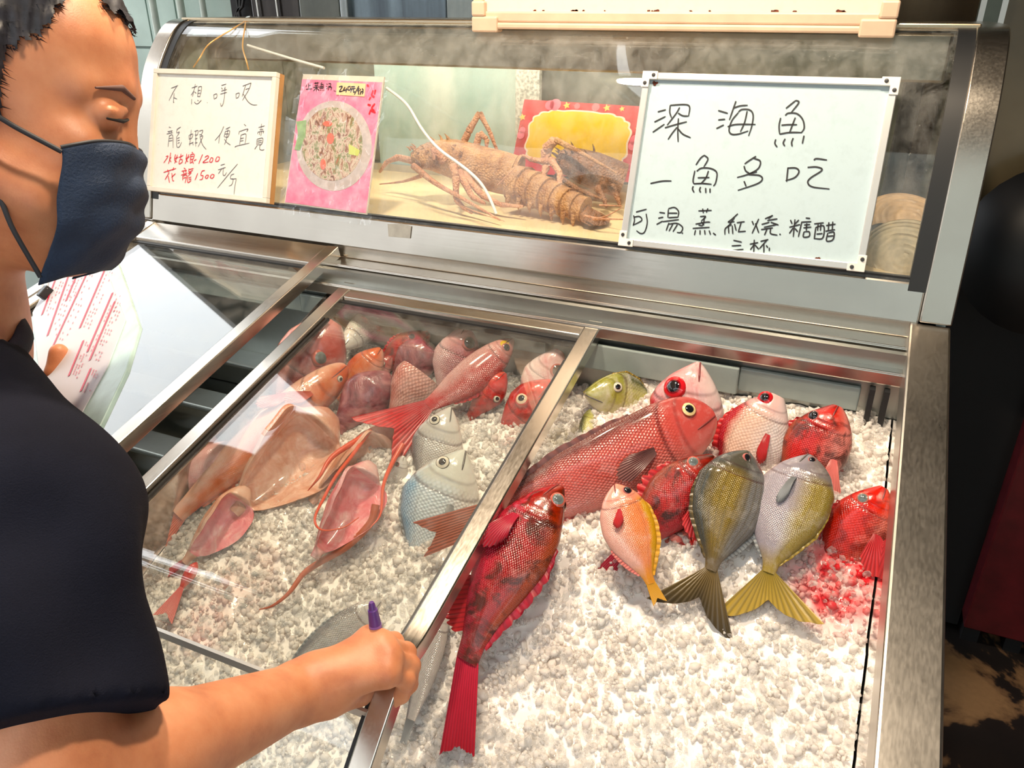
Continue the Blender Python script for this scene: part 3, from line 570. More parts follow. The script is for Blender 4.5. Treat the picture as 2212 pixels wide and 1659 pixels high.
def sheet(mb, B, T, steps, th, curve=None, mi=0):
    """closed thin fin between base points B[i] and tip points T[i]"""
    B = np.asarray(B, float); T = np.asarray(T, float); n = len(B); G = []; UV = []
    for k in np.linspace(0, 1, steps):
        row = B * (1 - k) + T * k
        if curve is not None: row = row + np.asarray(curve) * (4 * k * (1 - k))
        G.append(row); UV.append([(i / (n - 1), k) for i in range(n)])
    G = np.array(G); du = np.gradient(G, axis=0); dv = np.gradient(G, axis=1); N = np.cross(du, dv); N /= np.linalg.norm(N, axis=2)[..., None] + 1e-12
    t = th * np.linspace(1, .3, steps)[:, None, None]
    A = G + N * t; C = G - N * t; L = np.concatenate([A, C[::-1]], 0); U2 = np.concatenate([UV, UV[::-1]], 0)
    return mb.grid(L, close_u=True, uv=U2, mi=mi)
def make_fish(name, label, hp, tp, kind, ratio, mats, side=1, roll=0., wr=.42, bend=0., lbend=0., gape=0., opened=None, eye=None, fins=(), caudal=None, N=44, Mst=70, cut=None, gill=.24, twist=0.):
    """hp / tp: (px, py, height above the lid plane) of snout and tail root; side: +1 dorsal edge lies left of tail->head in the picture"""
    dh = MID_DH[0]; wr = wr * .8; Ph, Pt = on_lid(hp[0], hp[1], hp[2] + dh), on_lid(tp[0], tp[1], tp[2] + dh); L = np.linalg.norm(Ph - Pt); ax = (Pt - Ph) / L          # snout -> tail
    mid = (Ph + Pt) / 2; vw = unit(CAM - mid); lat = unit(vw - ax * (vw @ ax)); dor = np.cross(lat, -ax) * side
    cr, sr = math.cos(math.radians(roll)), math.sin(math.radians(roll)); dor, lat = dor * cr + lat * sr, lat * cr - dor * sr
    D = ratio * L
    def spine(s): s = np.asarray(s, float); return Ph + np.outer(s * L, ax) + np.outer(bend * L * ((s - .45) ** 2 - .2), dor) + np.outer(lbend * L * ((s - .45) ** 2 - .2), lat)
    sp_, tp_, bp_ = PROF[kind]
    def prof(s): return np.interp(s, sp_, tp_) * D, np.interp(s, sp_, bp_) * D, np.interp(s, *WPROF) * wr * D * .5
    fm = smooth_path  # noqa
    # smooth interpolation of the outline
    ss = np.linspace(0, 1, Mst) ** 1.25; top, bot, wid = prof(ss)
    ker = np.array([1, 2, 3, 2, 1]) / 9.
    for _ in range(2):
        for arr in (top, bot, wid): arr[2:-2] = np.convolve(arr, ker, 'valid')
    if opened: top = top * .42
    t = np.linspace(-1, 1, N, endpoint=False) + 1.0 / N
    th_c = t * math.pi
    w_o = np.zeros(Mst)
    if opened: w_o = sstep(opened[0], opened[0] + .10, ss) * (1 - sstep(opened[1] - .10, opened[1], ss)) * opened[2]
    rows = []; uvs = []; inner = np.abs(t) > .62
    th_o = np.where(inner, np.sign(t) * (1 - (np.abs(t) - .62) / .38) * math.radians(146), t / .62 * math.radians(146)); r_o = np.where(inner, .80, 1.0)
    for i, s in enumerate(ss):
        def ring(th, r, splay):
            c, sn = np.cos(th), np.sin(th); y = np.where(c > 0, top[i], bot[i]) * c * r; z = wid[i] * np.sign(sn) * np.abs(sn) ** .92 * r
            z = z * (1 + splay * sstep(.2, 1, -c)); return y, z
        y0, z0 = ring(th_c, 1.0, 0)
        if w_o[i] > 0:
            y1, z1 = ring(th_o, r_o, 1.3); y0 = y0 * (1 - w_o[i]) + y1 * w_o[i]; z0 = z0 * (1 - w_o[i]) + z1 * w_o[i]
        # gill cover edge and mouth line
        yn = y0 / (.5 * D + 1e-9); sg = gill + .05 * (1 - yn ** 2) - .05
        z0 = z0 * (1 - .09 * np.exp(-((s - sg) / .007) ** 2) * sstep(.98, .7, np.abs(yn)))
        z0 = z0 * (1 - .035 * np.exp(-((s - gill * .66 - .03 * (1 - yn ** 2)) / .007) ** 2) * sstep(.8, .5, np.abs(yn)))
        
        tw = math.radians(twist) * s; cy, sy = math.cos(tw), math.sin(tw); y0, z0 = y0 * cy - z0 * sy, y0 * sy + z0 * cy
        c0 = spine([s])[0]; rows.append(c0 + np.outer(y0, dor) + np.outer(z0, lat)); uvs.append(np.c_[np.full(N, s), (t + 1) / 2 + .5])
    uvs = [np.c_[a[:, 0], np.abs(np.where(t < 0, 1 + t / 2 * 1.0, t / 2))] for a in uvs]      # v: 0 or 1 dorsal, .5 ventral
    rows = np.array(rows); uvs = np.array(uvs); gg = min(gill, .7); uvs[..., 0] = np.where(uvs[..., 0] < gg, uvs[..., 0] / gg * .24, .24 + (uvs[..., 0] - gg) / (1 - gg) * .76) if gill < .9 else .30 + .70 * uvs[..., 0]
    fish = thing(name, label, 'fish', tuple(Ph * .5 + Pt * .5), FISH_GROUP)
    mb = MB(); bodym = [mats['body'], mats.get('flesh', mats['body'])]
    if gape > 0 or cut:      # hollow front: mouth held open, or the raw face of a cut
        g = gape if gape > 0 else .9; k0 = int(np.searchsorted(ss, .035 if gape else (cut or .2))); rim = rows[k0:]; uvr = uvs[k0:]; c0 = spine([ss[k0]])[0]; ring0 = rim[0]
        inn = [c0 + (ring0 - c0) * f + ax * L * dz for f, dz in ((.25, .05), (.62, .05), (.80, .025), (.90, .0))]
        if cut: inn = [c0 + (ring0 - c0) * f + ax * L * dz for f, dz in ((.02, .05), (.35, .07), (.62, .03), (.78, .045), (.93, .004))]
        b0 = mb.n; mb.grid(np.array(inn + [ring0]), close_v=True, mi=1); mb.f.append(tuple(b0 + j for j in range(N - 1, -1, -1))); mb.mi.append(1)
        b1 = mb.n; mb.grid(rim, close_v=True, uv=uvr)
        last = b1 + (len(rim) - 1) * N
    else:
        b1 = mb.n; U_, V_ = rows.shape[:2]; Fs = []; mis = []
        mb.grid(rows, close_v=True, uv=uvs); last = b1 + (U_ - 1) * N
        mb.f.append(tuple(b1 + j for j in range(N - 1, -1, -1))); mb.mi.append(0)
        if opened:
            for i in range(U_ - 1):
                if w_o[i] > .35:
                    for j in range(N):
                        if abs(t[j]) > .64: mb.mi[i * N + j] = 1
    mb.f.append(tuple(last + j for j in range(N))); mb.mi.append(0)
    body = mb.build('body', bodym, fish, 75)
    def surf(s, y):     # lateral surface half width at fraction y of depth
        T, Bq, Wd = prof(s); c = np.clip(y * D / (T if y > 0 else Bq), -1, 1); return Wd * math.sqrt(max(0, 1 - c * c)) ** .92
    def pt(s, y, z): return spine([s])[0] + dor * y * D + lat * z
    if gill < .9 and gape == 0 and not cut and not opened:
        for sg in (1, -1):
            sv = np.linspace(.004, gill * .42, 12); Pm = [pt(a_, -.03 - .28 * a_, surf(a_, -.03 - .28 * a_) * sg * 1.0) for a_ in sv]
            mb = MB(); mb.tube(Pm, np.interp(np.linspace(0, 1, 12), [0, .7, 1], [.012, .014, .006]) * D, 7); mb.build('mouth_line', mats.get('mouth', M_LIP), fish, 80)
    if eye:
        es, ey, er, em = eye; ey = min(ey, .60 * float(prof(es)[0]) / D)
        for sg in ((1, -1) if not (opened or cut) else (1,)):
            z = surf(es, ey) * sg; c = pt(es, ey, z); nrm = unit(lat * sg + dor * (.35 * np.sign(ey)) - ax * .25); r = er * D
            mb = MB(); b0 = mb.n
            prof_e = [(1.25, -.45), (1.18, .04), (1.0, .12), (.86, .20), (.7, .30), (.45, .40), (.2, .45), (.001, .46)]
            mb.lathe([(a * r, h * r) for a, h in prof_e], c, nrm, 22); mb.uv[-1] = mb.uv[-1].copy(); mb.uv[-1][:, 0] /= (1.25 * r)
            mb.build('eye', em, fish, 80)
    for fn in fins:
        k = fn[0]; fmt = fn[-1]; mb = MB()
        if k in ('dorsal', 'anal'):      # (kind, s0, s1, height, spiky, sweep, mat)
            _, s0, s1, hgt, spk, swp, _m = fn; n = 34; sv = np.linspace(s0, s1, n); T, Bq, _w = prof(sv); sg = 1 if k == 'dorsal' else -1
            B = spine(sv) + np.outer((T if sg > 0 else -Bq) * .93, dor); e = np.sin(np.linspace(.12, .93, n) * math.pi) ** .6
            e = e * (1 - spk * (np.arange(n) % 4 == 2) * .45 - spk * (np.arange(n) % 4 == 1) * .15)
            tip = B + np.outer(e * hgt * D * sg, dor) + np.outer(e * hgt * D * swp, ax) + np.outer(RNG.normal(0, .01 * D, n), lat)
            sheet(mb, B, tip, 5, .0012)
        elif k in ('pectoral', 'pelvic'):  # (kind, s, y, length, spread, angle deg from tailwards towards ventral, lift, mat)
            _, s0, y0, ln, spr, ang, lift, _m = fn
            for sg in ((1, -1) if k == 'pectoral' and not opened else (1,)):
                base = pt(s0, y0, surf(s0, y0) * sg * .97); n = 16; a = math.radians(ang) + np.linspace(-.5, .5, n) * spr * 1.5
                dirs = np.outer(np.cos(a), ax) - np.outer(np.sin(a), dor); ee = (1 - .30 * np.abs(np.linspace(-1, 1, n) - .25) ** 1.5) * (1 - .06 * (np.arange(n) % 2))
                B = base + np.outer(np.linspace(-.5, .5, n) * ln * D * .16, -dor) ; Tt = base + dirs * (ee * ln * D)[:, None] + lat * sg * lift * D
                mb = MB(); sheet(mb, B, Tt, 6, .0010, lat * sg * .05 * D); mb.build(k + '_fin', fmt, fish, 80)
            continue
        mb.build(k + '_fin', fmt, fish, 80)
    if caudal:        # (length, spread half-angle deg, fork 0..1, mat, tilt deg, end bend)
        ln, spr, fork, cm = caudal[:4]; tilt = math.radians(caudal[4]) if len(caudal) > 4 else 0; lift = caudal[5] if len(caudal) > 5 else 0.
        n = 26; q = np.linspace(-1, 1, n); a = q * math.radians(spr) + tilt; s1 = spine([.985, 1.0]); tdir = unit(s1[1] - s1[0]); dd = unit(dor - tdir * (dor @ tdir))
        T, Bq, _w = prof(.985); ee = ln * D * (1 - fork * (1 - np.abs(q) ** 1.2)); ee = ee * (1 + RNG.normal(0, .012, n))
        B = s1[0] + np.outer(np.interp(q, [-1, 1], [-Bq, T]) * .92, dd); Tt = s1[0] + (np.outer(np.cos(a), tdir) + np.outer(np.sin(a), dd)) * ee[:, None] + lat * lift * D
        mb = MB(); sheet(mb, B, Tt, 7, .0016); mb.build('tail_fin', cm, fish, 80)
    return fish

# ---- colours
RED, DRED, PINK, PALE = srgb(206, 40, 44), srgb(140, 22, 30), srgb(224, 120, 116), srgb(244, 214, 206)
ORNG = srgb(232, 120, 78)
m_tile = fish_mat('rosy_tilefish_skin', srgb(120, 62, 56), srgb(222, 112, 104), srgb(238, 150, 142), srgb(226, 116, 112), 62, .75, rough=.24)
m_rock = fish_mat('mottled_red_skin', srgb(150, 60, 36), srgb(196, 40, 38), srgb(208, 30, 46), srgb(176, 50, 40), 70, .55, srgb(64, 26, 18), 34, .95, .3)
m_rock2 = fish_mat('scarlet_scorpion_skin', srgb(166, 74, 48), srgb(214, 46, 44), srgb(240, 150, 140), srgb(204, 46, 42), 60, .5, srgb(80, 34, 24), 44, .9, .3)
m_rock3 = fish_mat('crimson_grouper_skin', srgb(172, 70, 34), srgb(170, 34, 34), srgb(200, 26, 58), srgb(160, 48, 32), 74, .6, srgb(70, 30, 16), 36, .9, .24, tailc=srgb(176, 16, 38))
m_bream = fish_mat('red_backed_bream_skin', srgb(186, 30, 44), srgb(244, 206, 186), srgb(240, 226, 222), srgb(238, 196, 192), 44, .5, pos=(.35, .55, .68, .80))
m_white = fish_mat('pink_white_head_skin', srgb(206, 84, 92), srgb(240, 206, 204), srgb(246, 226, 222), srgb(240, 200, 198), 44, .3, srgb(214, 96, 104), 18, .5)
m_parrot = fish_mat('yellow_green_skin', srgb(86, 92, 52), srgb(206, 204, 126), srgb(232, 226, 196), srgb(176, 176, 90), 30, .4, srgb(240, 236, 226), 20, .5)
m_snap = fish_mat('yellow_striped_skin', srgb(226, 168, 30), srgb(242, 150, 104), srgb(246, 190, 176), srgb(244, 164, 148), 60, .5, pos=(.35, .55, .72, .80), tailc=srgb(240, 160, 40))
m_olive = fish_mat('dark_olive_skin', srgb(50, 54, 46), srgb(142, 118, 44), srgb(130, 128, 126), srgb(70, 74, 76), 74, .55, pos=(.34, .5, .62, .80), lines=.35, tailc=srgb(112, 92, 48))
m_olive2 = fish_mat('mauve_olive_skin', srgb(140, 122, 52), srgb(150, 130, 58), srgb(170, 162, 172), srgb(132, 126, 134), 74, .5, pos=(.50, .68, .8, .9), tailc=srgb(166, 142, 50))
m_silver = fish_mat('silver_blue_skin', srgb(150, 188, 216), srgb(226, 238, 244), srgb(240, 236, 228), srgb(230, 228, 216), 40, .8, rough=.18)
m_silver2 = fish_mat('silver_grey_skin', srgb(130, 128, 130), srgb(216, 212, 208), srgb(240, 232, 224), srgb(226, 222, 216), 40, .6, rough=.18)
m_mauve = fish_mat('purple_pink_skin', srgb(140, 50, 66), srgb(190, 112, 118), srgb(232, 190, 188), srgb(206, 140, 140), 40, .7)
m_longr = fish_mat('rose_red_skin', srgb(196, 52, 50), srgb(214, 112, 110), srgb(226, 170, 164), srgb(206, 150, 146), 46, .8, tailc=srgb(222, 44, 50), patch=[(.10, .42, .05, .14, srgb(232, 190, 40))])
m_scar = fish_mat('bright_scarlet_skin', srgb(206, 56, 48), srgb(228, 62, 54), srgb(240, 140, 126), srgb(228, 60, 54), 50, .4, srgb(120, 34, 30), 40, .65)
m_orange = fish_mat('orange_skin', srgb(226, 96, 60), srgb(238, 136, 96), srgb(244, 190, 172), srgb(236, 116, 76), 50, .25, srgb(246, 196, 160), 14, .4)
m_dusky = fish_mat('dusky_rose_skin', srgb(150, 92, 98), srgb(212, 128, 124), srgb(236, 176, 168), srgb(206, 112, 104), 50, .3, srgb(120, 80, 92), 12, .4)
m_palesk = fish_mat('pale_pink_scaled_skin', srgb(226, 150, 138), srgb(238, 182, 170), srgb(242, 200, 190), srgb(234, 170, 160), 34, .8)
m_pinkbag = fish_mat('raw_pink_skin', srgb(206, 92, 112), srgb(224, 128, 138), srgb(240, 186, 184), srgb(226, 150, 146), 60, .2, srgb(248, 220, 216), 20, .5)
m_beige = fish_mat('salmon_beige_skin', srgb(224, 150, 122), srgb(232, 178, 152), srgb(238, 200, 180), srgb(228, 150, 124), 60, .15, srgb(214, 128, 104), 12, .5)
f_purple = flesh_mat('raw_purple_flesh', srgb(96, 44, 56), srgb(150, 84, 92), srgb(190, 128, 128))
f_pink = flesh_mat('raw_pink_flesh', srgb(214, 92, 108), srgb(232, 140, 146), srgb(246, 206, 200))
f_beige = flesh_mat('raw_beige_cavity', srgb(204, 138, 112), srgb(228, 176, 152), srgb(244, 212, 196))
f_mouth = flesh_mat('mouth_lining', srgb(206, 60, 60), srgb(226, 110, 100), srgb(240, 176, 160))
fin_red = fin_mat('red_fin', srgb(196, 30, 44), srgb(226, 60, 60), 12); fin_crim = fin_mat('crimson_fin', srgb(206, 40, 70), srgb(160, 14, 34), 11)
fin_pink = fin_mat('pink_fin', srgb(232, 110, 104), srgb(240, 150, 140), 12); fin_oliv = fin_mat('olive_fin', srgb(128, 104, 52), srgb(70, 58, 36), 14)
fin_yel = fin_mat('yellow_fin', srgb(226, 164, 40), srgb(238, 180, 70), 12); fin_grey = fin_mat('grey_fin', srgb(130, 134, 138), srgb(176, 180, 182), 14)
fin_mauv = fin_mat('mauve_fin', srgb(120, 84, 84), srgb(150, 96, 90), 12); fin_org = fin_mat('orange_fin', srgb(226, 90, 60), srgb(238, 130, 96), 12); fin_olyel = fin_mat('olive_yellow_fin', srgb(150, 128, 44), srgb(186, 156, 60), 14)
fin_brn = fin_mat('brown_orange_fin', srgb(196, 100, 70), srgb(180, 92, 66), 12)
e_gold = eye_mat('gold_eye', srgb(150, 60, 40), srgb(236, 210, 150)); e_dark = eye_mat('dark_eye', srgb(170, 90, 84), srgb(34, 30, 34), rp=.60, ri=.80)
e_red = eye_mat('red_rimmed_eye', srgb(196, 24, 34), srgb(120, 16, 24), rp=.52, ri=.66); e_grey = eye_mat('clouded_eye', srgb(190, 90, 74), srgb(110, 118, 116), srgb(92, 100, 100), .5, .74)
e_silv = eye_mat('silver_eye', srgb(120, 118, 112), srgb(216, 208, 190), rp=.52); e_pale = eye_mat('pale_ringed_eye', srgb(196, 70, 60), srgb(226, 200, 170), rp=.44, ri=.74)
D_ = dict
M_LIP = simple('dark_lip', srgb(120, 44, 44), .35)
M_LIPG = simple('grey_lip', srgb(96, 92, 90), .35)

# ---- right, open section
make_fish('tilefish', 'large rosy tilefish lying across the open ice, tail under the lid rail', (1541, 893, -.045), (1060, 1118, -.10), 'long', .315, D_(body=m_tile), 1, 8, .5, bend=.10, eye=(.098, .22, .085, e_gold),
          fins=[('pectoral', .30, -.03, .62, .5, 4, .10, fin_mauv), ('dorsal', .32, .93, .10, .3, .35, fin_mauv), ('anal', .58, .92, .10, .2, .4, fin_pink)], caudal=(1.0, 13, .25, fin_brn))
make_fish('crimson_grouper', 'big crimson and brown mottled grouper hanging head up along the lid rail', (1212, 1052, -.035), (1000, 1425, -.115), 'rock', .40, D_(body=m_rock3), -1, 18, .62, bend=.22, eye=(.085, .26, .085, e_grey),
          fins=[('pectoral', .26, -.18, .62, .55, 10, .10, fin_crim), ('dorsal', .30, .90, .12, .45, .6, fin_crim), ('anal', .62, .88, .26, .5, .7, fin_red), ('pelvic', .34, -.42, .42, .4, 10, .05, fin_crim)], caudal=(1.08, 11, .10, fin_crim, 12))
make_fish('scorpionfish', 'mottled red scorpionfish head wedged behind the small yellow-striped fish', (1540, 985, -.045), (1350, 1195, -.12), 'rock', .47, D_(body=m_rock), 1, 5, .75, eye=(.15, .34, .085, e_grey),
          fins=[('dorsal', .25, .85, .16, .9, .3, fin_red), ('pectoral', .36, -.28, .62, .9, 35, .10, fin_red)], caudal=(.85, 12, .1, fin_crim))
make_fish('small_red_fish', 'small red fish tucked under the yellow-striped fish, pale-sided', (1530, 1160, -.115), (1395, 1195, -.14), 'rock', .46, D_(body=m_scar), -1, 0, .8, eye=None, fins=[('pectoral', .35, -.1, .5, .6, 20, .1, fin_pink)])
make_fish('yellow_striped_fish', 'small pink fish with a yellow back stripe standing head up on the ice', (1330, 1047, -.04), (1404, 1262, -.095), 'oval', .52, D_(body=m_snap), -1, -8, .45, bend=.10, eye=(.10, .20, .075, e_dark),
          fins=[('dorsal', .24, .93, .10, .2, .3, fin_yel), ('pectoral', .27, -.08, .38, .5, 20, .06, fin_red), ('anal', .6, .9, .08, .1, .3, fin_pink)], caudal=(.42, 18, .3, fin_yel))
make_fish('dark_olive_fish', 'dark olive fish with grey striped flank and forked brown tail', (1612, 975, -.03), (1533, 1232, -.10), 'oval', .58, D_(body=m_olive, mouth=M_LIPG), 1, 14, .50, bend=-.08, eye=(.07, -.02, .055, e_dark),
          fins=[('dorsal', .28, .92, .07, .1, .4, fin_oliv), ('anal', .5, .88, .08, .1, .4, fin_grey)], caudal=(.95, 40, .58, fin_oliv, 10))
make_fish('mauve_olive_fish', 'grey-mauve fish with olive yellow back and yellow forked tail', (1752, 985, -.03), (1657, 1237, -.10), 'oval', .60, D_(body=m_olive2, mouth=M_LIPG), -1, 14, .50, bend=.12, eye=(.05, .06, .04, e_dark),
          fins=[('pectoral', .25, -.02, .42, .28, 8, .03, fin_grey), ('anal', .45, .9, .06, .1, .4, fin_grey), ('dorsal', .3, .92, .05, .1, .4, fin_olyel)], caudal=(.88, 48, .60, fin_olyel, 10))
make_fish('red_scorpionfish', 'bright red scorpionfish half buried in red-stained ice by the right wall', (1908, 1052, -.05), (1775, 1265, -.145), 'rock', .53, D_(body=m_scar), 1, 8, .7, eye=(.17, .34, .08, e_grey),
          fins=[('dorsal', .28, .8, .12, .8, .3, fin_red), ('pectoral', .38, -.25, .72, .9, 30, .10, fin_red)])
make_fish('red_backed_bream', 'white bream with red back standing mouth up, red pectoral fin', (1684, 846, -.035), (1560, 1078, -.15), 'bream', .60, D_(body=m_bream, flesh=f_mouth), 1, -4, .5, gape=.8, eye=(.10, .26, .085, e_red),
          fins=[('pectoral', .36, -.14, .42, .35, 8, .04, fin_red), ('dorsal', .28, .85, .10, .6, .3, fin_red)])
make_fish('spotted_scorpionfish', 'brown spotted red scorpionfish with pale red belly at the back right', (1808, 876, -.03), (1708, 1095, -.14), 'rock', .60, D_(body=m_rock2), 1, -10, .7, bend=-.1, eye=(.16, .42, .07, e_dark),
          fins=[('dorsal', .22, .8, .14, .9, .2, fin_red), ('pectoral', .45, -.34, .6, .5, 15, .08, fin_pink)])
make_fish('white_headed_fish', 'pinkish white fish head with huge red-rimmed eye pointing up', (1508, 782, -.02), (1455, 1010, -.14), 'bream', .72, D_(body=m_white, flesh=f_mouth), 1, -4, .6, eye=(.27, .20, .12, e_red), gill=.42,
          fins=[('pectoral', .55, -.1, .4, .4, 20, .05, fin_pink)])
make_fish('yellow_green_fish', 'yellow-green wrasse head poking out of the ice at the back', (1263, 848, -.085), (1432, 880, -.15), 'bream', .62, D_(body=m_parrot, mouth=M_LIPG), -1, 10, .6, eye=(.30, .24, .075, e_silv), gill=.42, fins=[('dorsal', .25, .7, .06, .2, .3, fin_olyel)])
make_fish('buried_olive_fish', 'grey-green back of a fish buried in ice behind the tilefish', (1275, 885, -.115), (1262, 985, -.135), 'slim', .34, D_(body=m_parrot, mouth=M_LIPG), 1, 20, .8)

# ---- middle section under the lid
MID_DH[0] = -.038
make_fish('silver_blue_fish', 'silver-blue scaled fish standing mouth up in the middle ice, grey pectoral fin', (1001, 972, -.05), (892, 1245, -.155), 'bream', .64, D_(body=m_silver, mouth=M_LIPG), 1, 0, .48, eye=(.15, .22, .07, e_silv), gill=.36,
          fins=[('pectoral', .42, -.10, .46, .4, 12, .04, fin_grey), ('dorsal', .3, .85, .05, .3, .3, fin_grey)])
make_fish('silver_grey_fish', 'silver-grey fish behind the silver-blue one, snout up', (972, 880, -.05), (912, 1075, -.13), 'bream', .58, D_(body=m_silver2, mouth=M_LIPG), 1, 0, .5, eye=(.19, .20, .085, e_silv), gill=.40)
make_fish('small_silver_fish', 'small silver fish head beside the silver pair', (872, 985, -.08), (835, 1075, -.13), 'slim', .45, D_(body=m_silver2, mouth=M_LIPG), 1, 0, .6, eye=(.2, .15, .10, e_dark))
make_fish('long_red_tailed_fish', 'long rose fish with yellow cheek spot and flowing red forked tail', (1108, 735, -.03), (925, 880, -.065), 'slim', .33, D_(body=m_longr), -1, 10, .75, bend=-.12, eye=(.12, .05, .10, e_dark),
          fins=[('dorsal', .3, .8, .12, .6, .3, fin_red)], caudal=(2.05, 26, .45, fin_red, 6, .35))
make_fish('purple_pink_fish', 'purple-pink scaled fish pointing up at the back, big dark eye', (1013, 700, -.03), (950, 865, -.115), 'bream', .60, D_(body=m_mauve), -1, 0, .6, eye=(.24, .14, .12, e_dark), gill=.42)
make_fish('gaping_pink_fish', 'pink and silver fish with open mouth next to the lid rail', (1212, 752, -.03), (1130, 900, -.12), 'bream', .62, D_(body=m_white, flesh=f_mouth), -1, 0, .6, gape=.8, eye=(.26, .16, .12, e_dark), gill=.42)
make_fish('red_ring_eyed_fish', 'red fish head with gold-ringed eye in the ice by the lid rail', (1192, 822, -.06), (1075, 950, -.135), 'rock', .56, D_(body=m_scar), 1, -10, .8, eye=(.40, .16, .14, e_pale), gill=.6)
make_fish('small_scarlet_fish', 'small scarlet fish head leaning up below the long red-tailed fish', (1093, 806, -.055), (1012, 905, -.11), 'rock', .52, D_(body=m_scar), -1, 0, .75, eye=(.42, .34, .10, e_silv), gill=.5)
make_fish('decapitated_pink_fish', 'pale pink scaled fish with its head cut off, purple raw face showing', (950, 762, -.035), (838, 915, -.10), 'bream', .62, D_(body=m_palesk, flesh=f_purple), 1, 18, .75, cut=.32, gill=.95)
make_fish('raw_fish_half', 'raw purple fish half with dark hollow behind the pale scaled fish', (935, 738, -.055), (850, 830, -.11), 'rock', .75, D_(body=f_purple, flesh=f_purple), 1, 0, .8, cut=.10, gill=.9)
make_fish('dark_red_fish', 'dark red fish lying against the back wall', (926, 718, -.05), (810, 810, -.11), 'rock', .50, D_(body=m_rock2), 1, 0, .7, eye=(.2, .2, .08, e_dark), fins=[('dorsal', .3, .8, .1, .8, .3, fin_red)])
make_fish('orange_snouted_fish', 'small orange fish head between the big grey-eyed head and the dark red fish', (822, 752, -.045), (735, 868, -.11), 'rock', .52, D_(body=m_orange), 1, -5, .75, eye=None)
make_fish('silver_eyed_fish', 'grey-eyed small fish peeping under the dark red fish', (845, 770, -.075), (775, 850, -.12), 'slim', .45, D_(body=m_dusky), 1, 0, .7, eye=(.22, .1, .12, e_silv))
make_fish('grey_eyed_fish', 'big dusky rose fish head with clouded grey eye and gaping mouth at the upper left', (728, 688, -.02), (588, 905, -.13), 'rock', .60, D_(body=m_dusky, flesh=f_mouth), -1, 0, .7, gape=.95, eye=(.36, .10, .095, e_grey), gill=.55)
make_fish('pale_tail', 'pale pink fish tail sticking up at the back wall', (742, 752, -.06), (842, 652, -.055), 'slim', .36, D_(body=m_silver2, mouth=M_LIPG), 1, 0, .6, caudal=None)
make_fish('long_orange_fish', 'long orange fish lying diagonally with its head up, belly slit open', (748, 792, -.04), (382, 1112, -.115), 'long', .20, D_(body=m_orange), -1, -12, .9, bend=.05, eye=(.07, .1, .07, e_silv), fins=[('pectoral', .22, -.1, .7, .5, 25, .1, fin_org), ('dorsal', .3, .9, .15, .5, .3, fin_org), ('pelvic', .30, -.4, .8, .4, 20, .1, fin_pink)], caudal=(.9, 24, .3, fin_org))
make_fish('raw_red_fillet', 'raw dark pink lump of fish flesh beside the scaled cut fish', (838, 805, -.055), (726, 930, -.10), 'rock', .66, D_(body=f_purple, flesh=f_pink), 1, 0, .9, gill=.9)
make_fish('gutted_beige_fish', 'large gutted beige fish with its belly cavity gaping open', (720, 892, -.055), (505, 1108, -.105), 'bream', .66, D_(body=m_beige, flesh=f_beige), 1, -78, .9, opened=(.12, .95, 1.0), gill=.95)
make_fish('gutted_pale_fish', 'pale pink gutted fish at the left edge under the lid', (515, 955, -.075), (352, 1105, -.125), 'bream', .60, D_(body=m_pinkbag, flesh=f_pink), -1, -20, .7, gill=.9, caudal=(.5, 20, .2, fin_org))
make_fish('gutted_brown_fish', 'brownish gutted fish under the red forked tail', (850, 925, -.085), (670, 1085, -.12), 'bream', .58, D_(body=m_beige, flesh=f_beige), 1, -60, .8, opened=(.15, .9, .8), gill=.95)
make_fish('gutted_pink_fish', 'bright pink gutted fish with open belly and long thread tail', (805, 1000, -.05), (678, 1205, -.10), 'bream', .58, D_(body=m_pinkbag, flesh=f_pink), 1, -64, .85, opened=(.10, .95, 1.0), gill=.95)
make_fish('gutted_small_fish', 'small gutted fish at lower left with red fin stump', (535, 1052, -.075), (398, 1215, -.125), 'bream', .58, D_(body=m_beige, flesh=f_pink), 1, -62, .8, opened=(.1, .9, .9), gill=.95, caudal=(.42, 14, .1, fin_red, 30))
make_fish('red_tailed_stub', 'red and pink fish tail lying under the glass by the sleeve', (425, 1215, -.115), (392, 1270, -.12), 'slim', .42, D_(body=m_scar), 1, 0, .6, caudal=(3.0, 16, .25, fin_pink))
make_fish('buried_grey_fish', 'grey silver fish buried in ice beyond the hand', (822, 1296, -.105), (622, 1450, -.125), 'slim', .30, D_(body=m_silver2, mouth=M_LIPG), 1, 20, .7, fins=[('dorsal', .3, .9, .1, .3, .3, fin_grey)])
make_fish('slim_silver_fish', 'slim silver-grey fish tail right of the hand', (962, 1312, -.115), (885, 1560, -.12), 'slim', .20, D_(body=m_silver2, mouth=M_LIPG), 1, 10, .6, caudal=(.9, 8, .1, fin_grey))
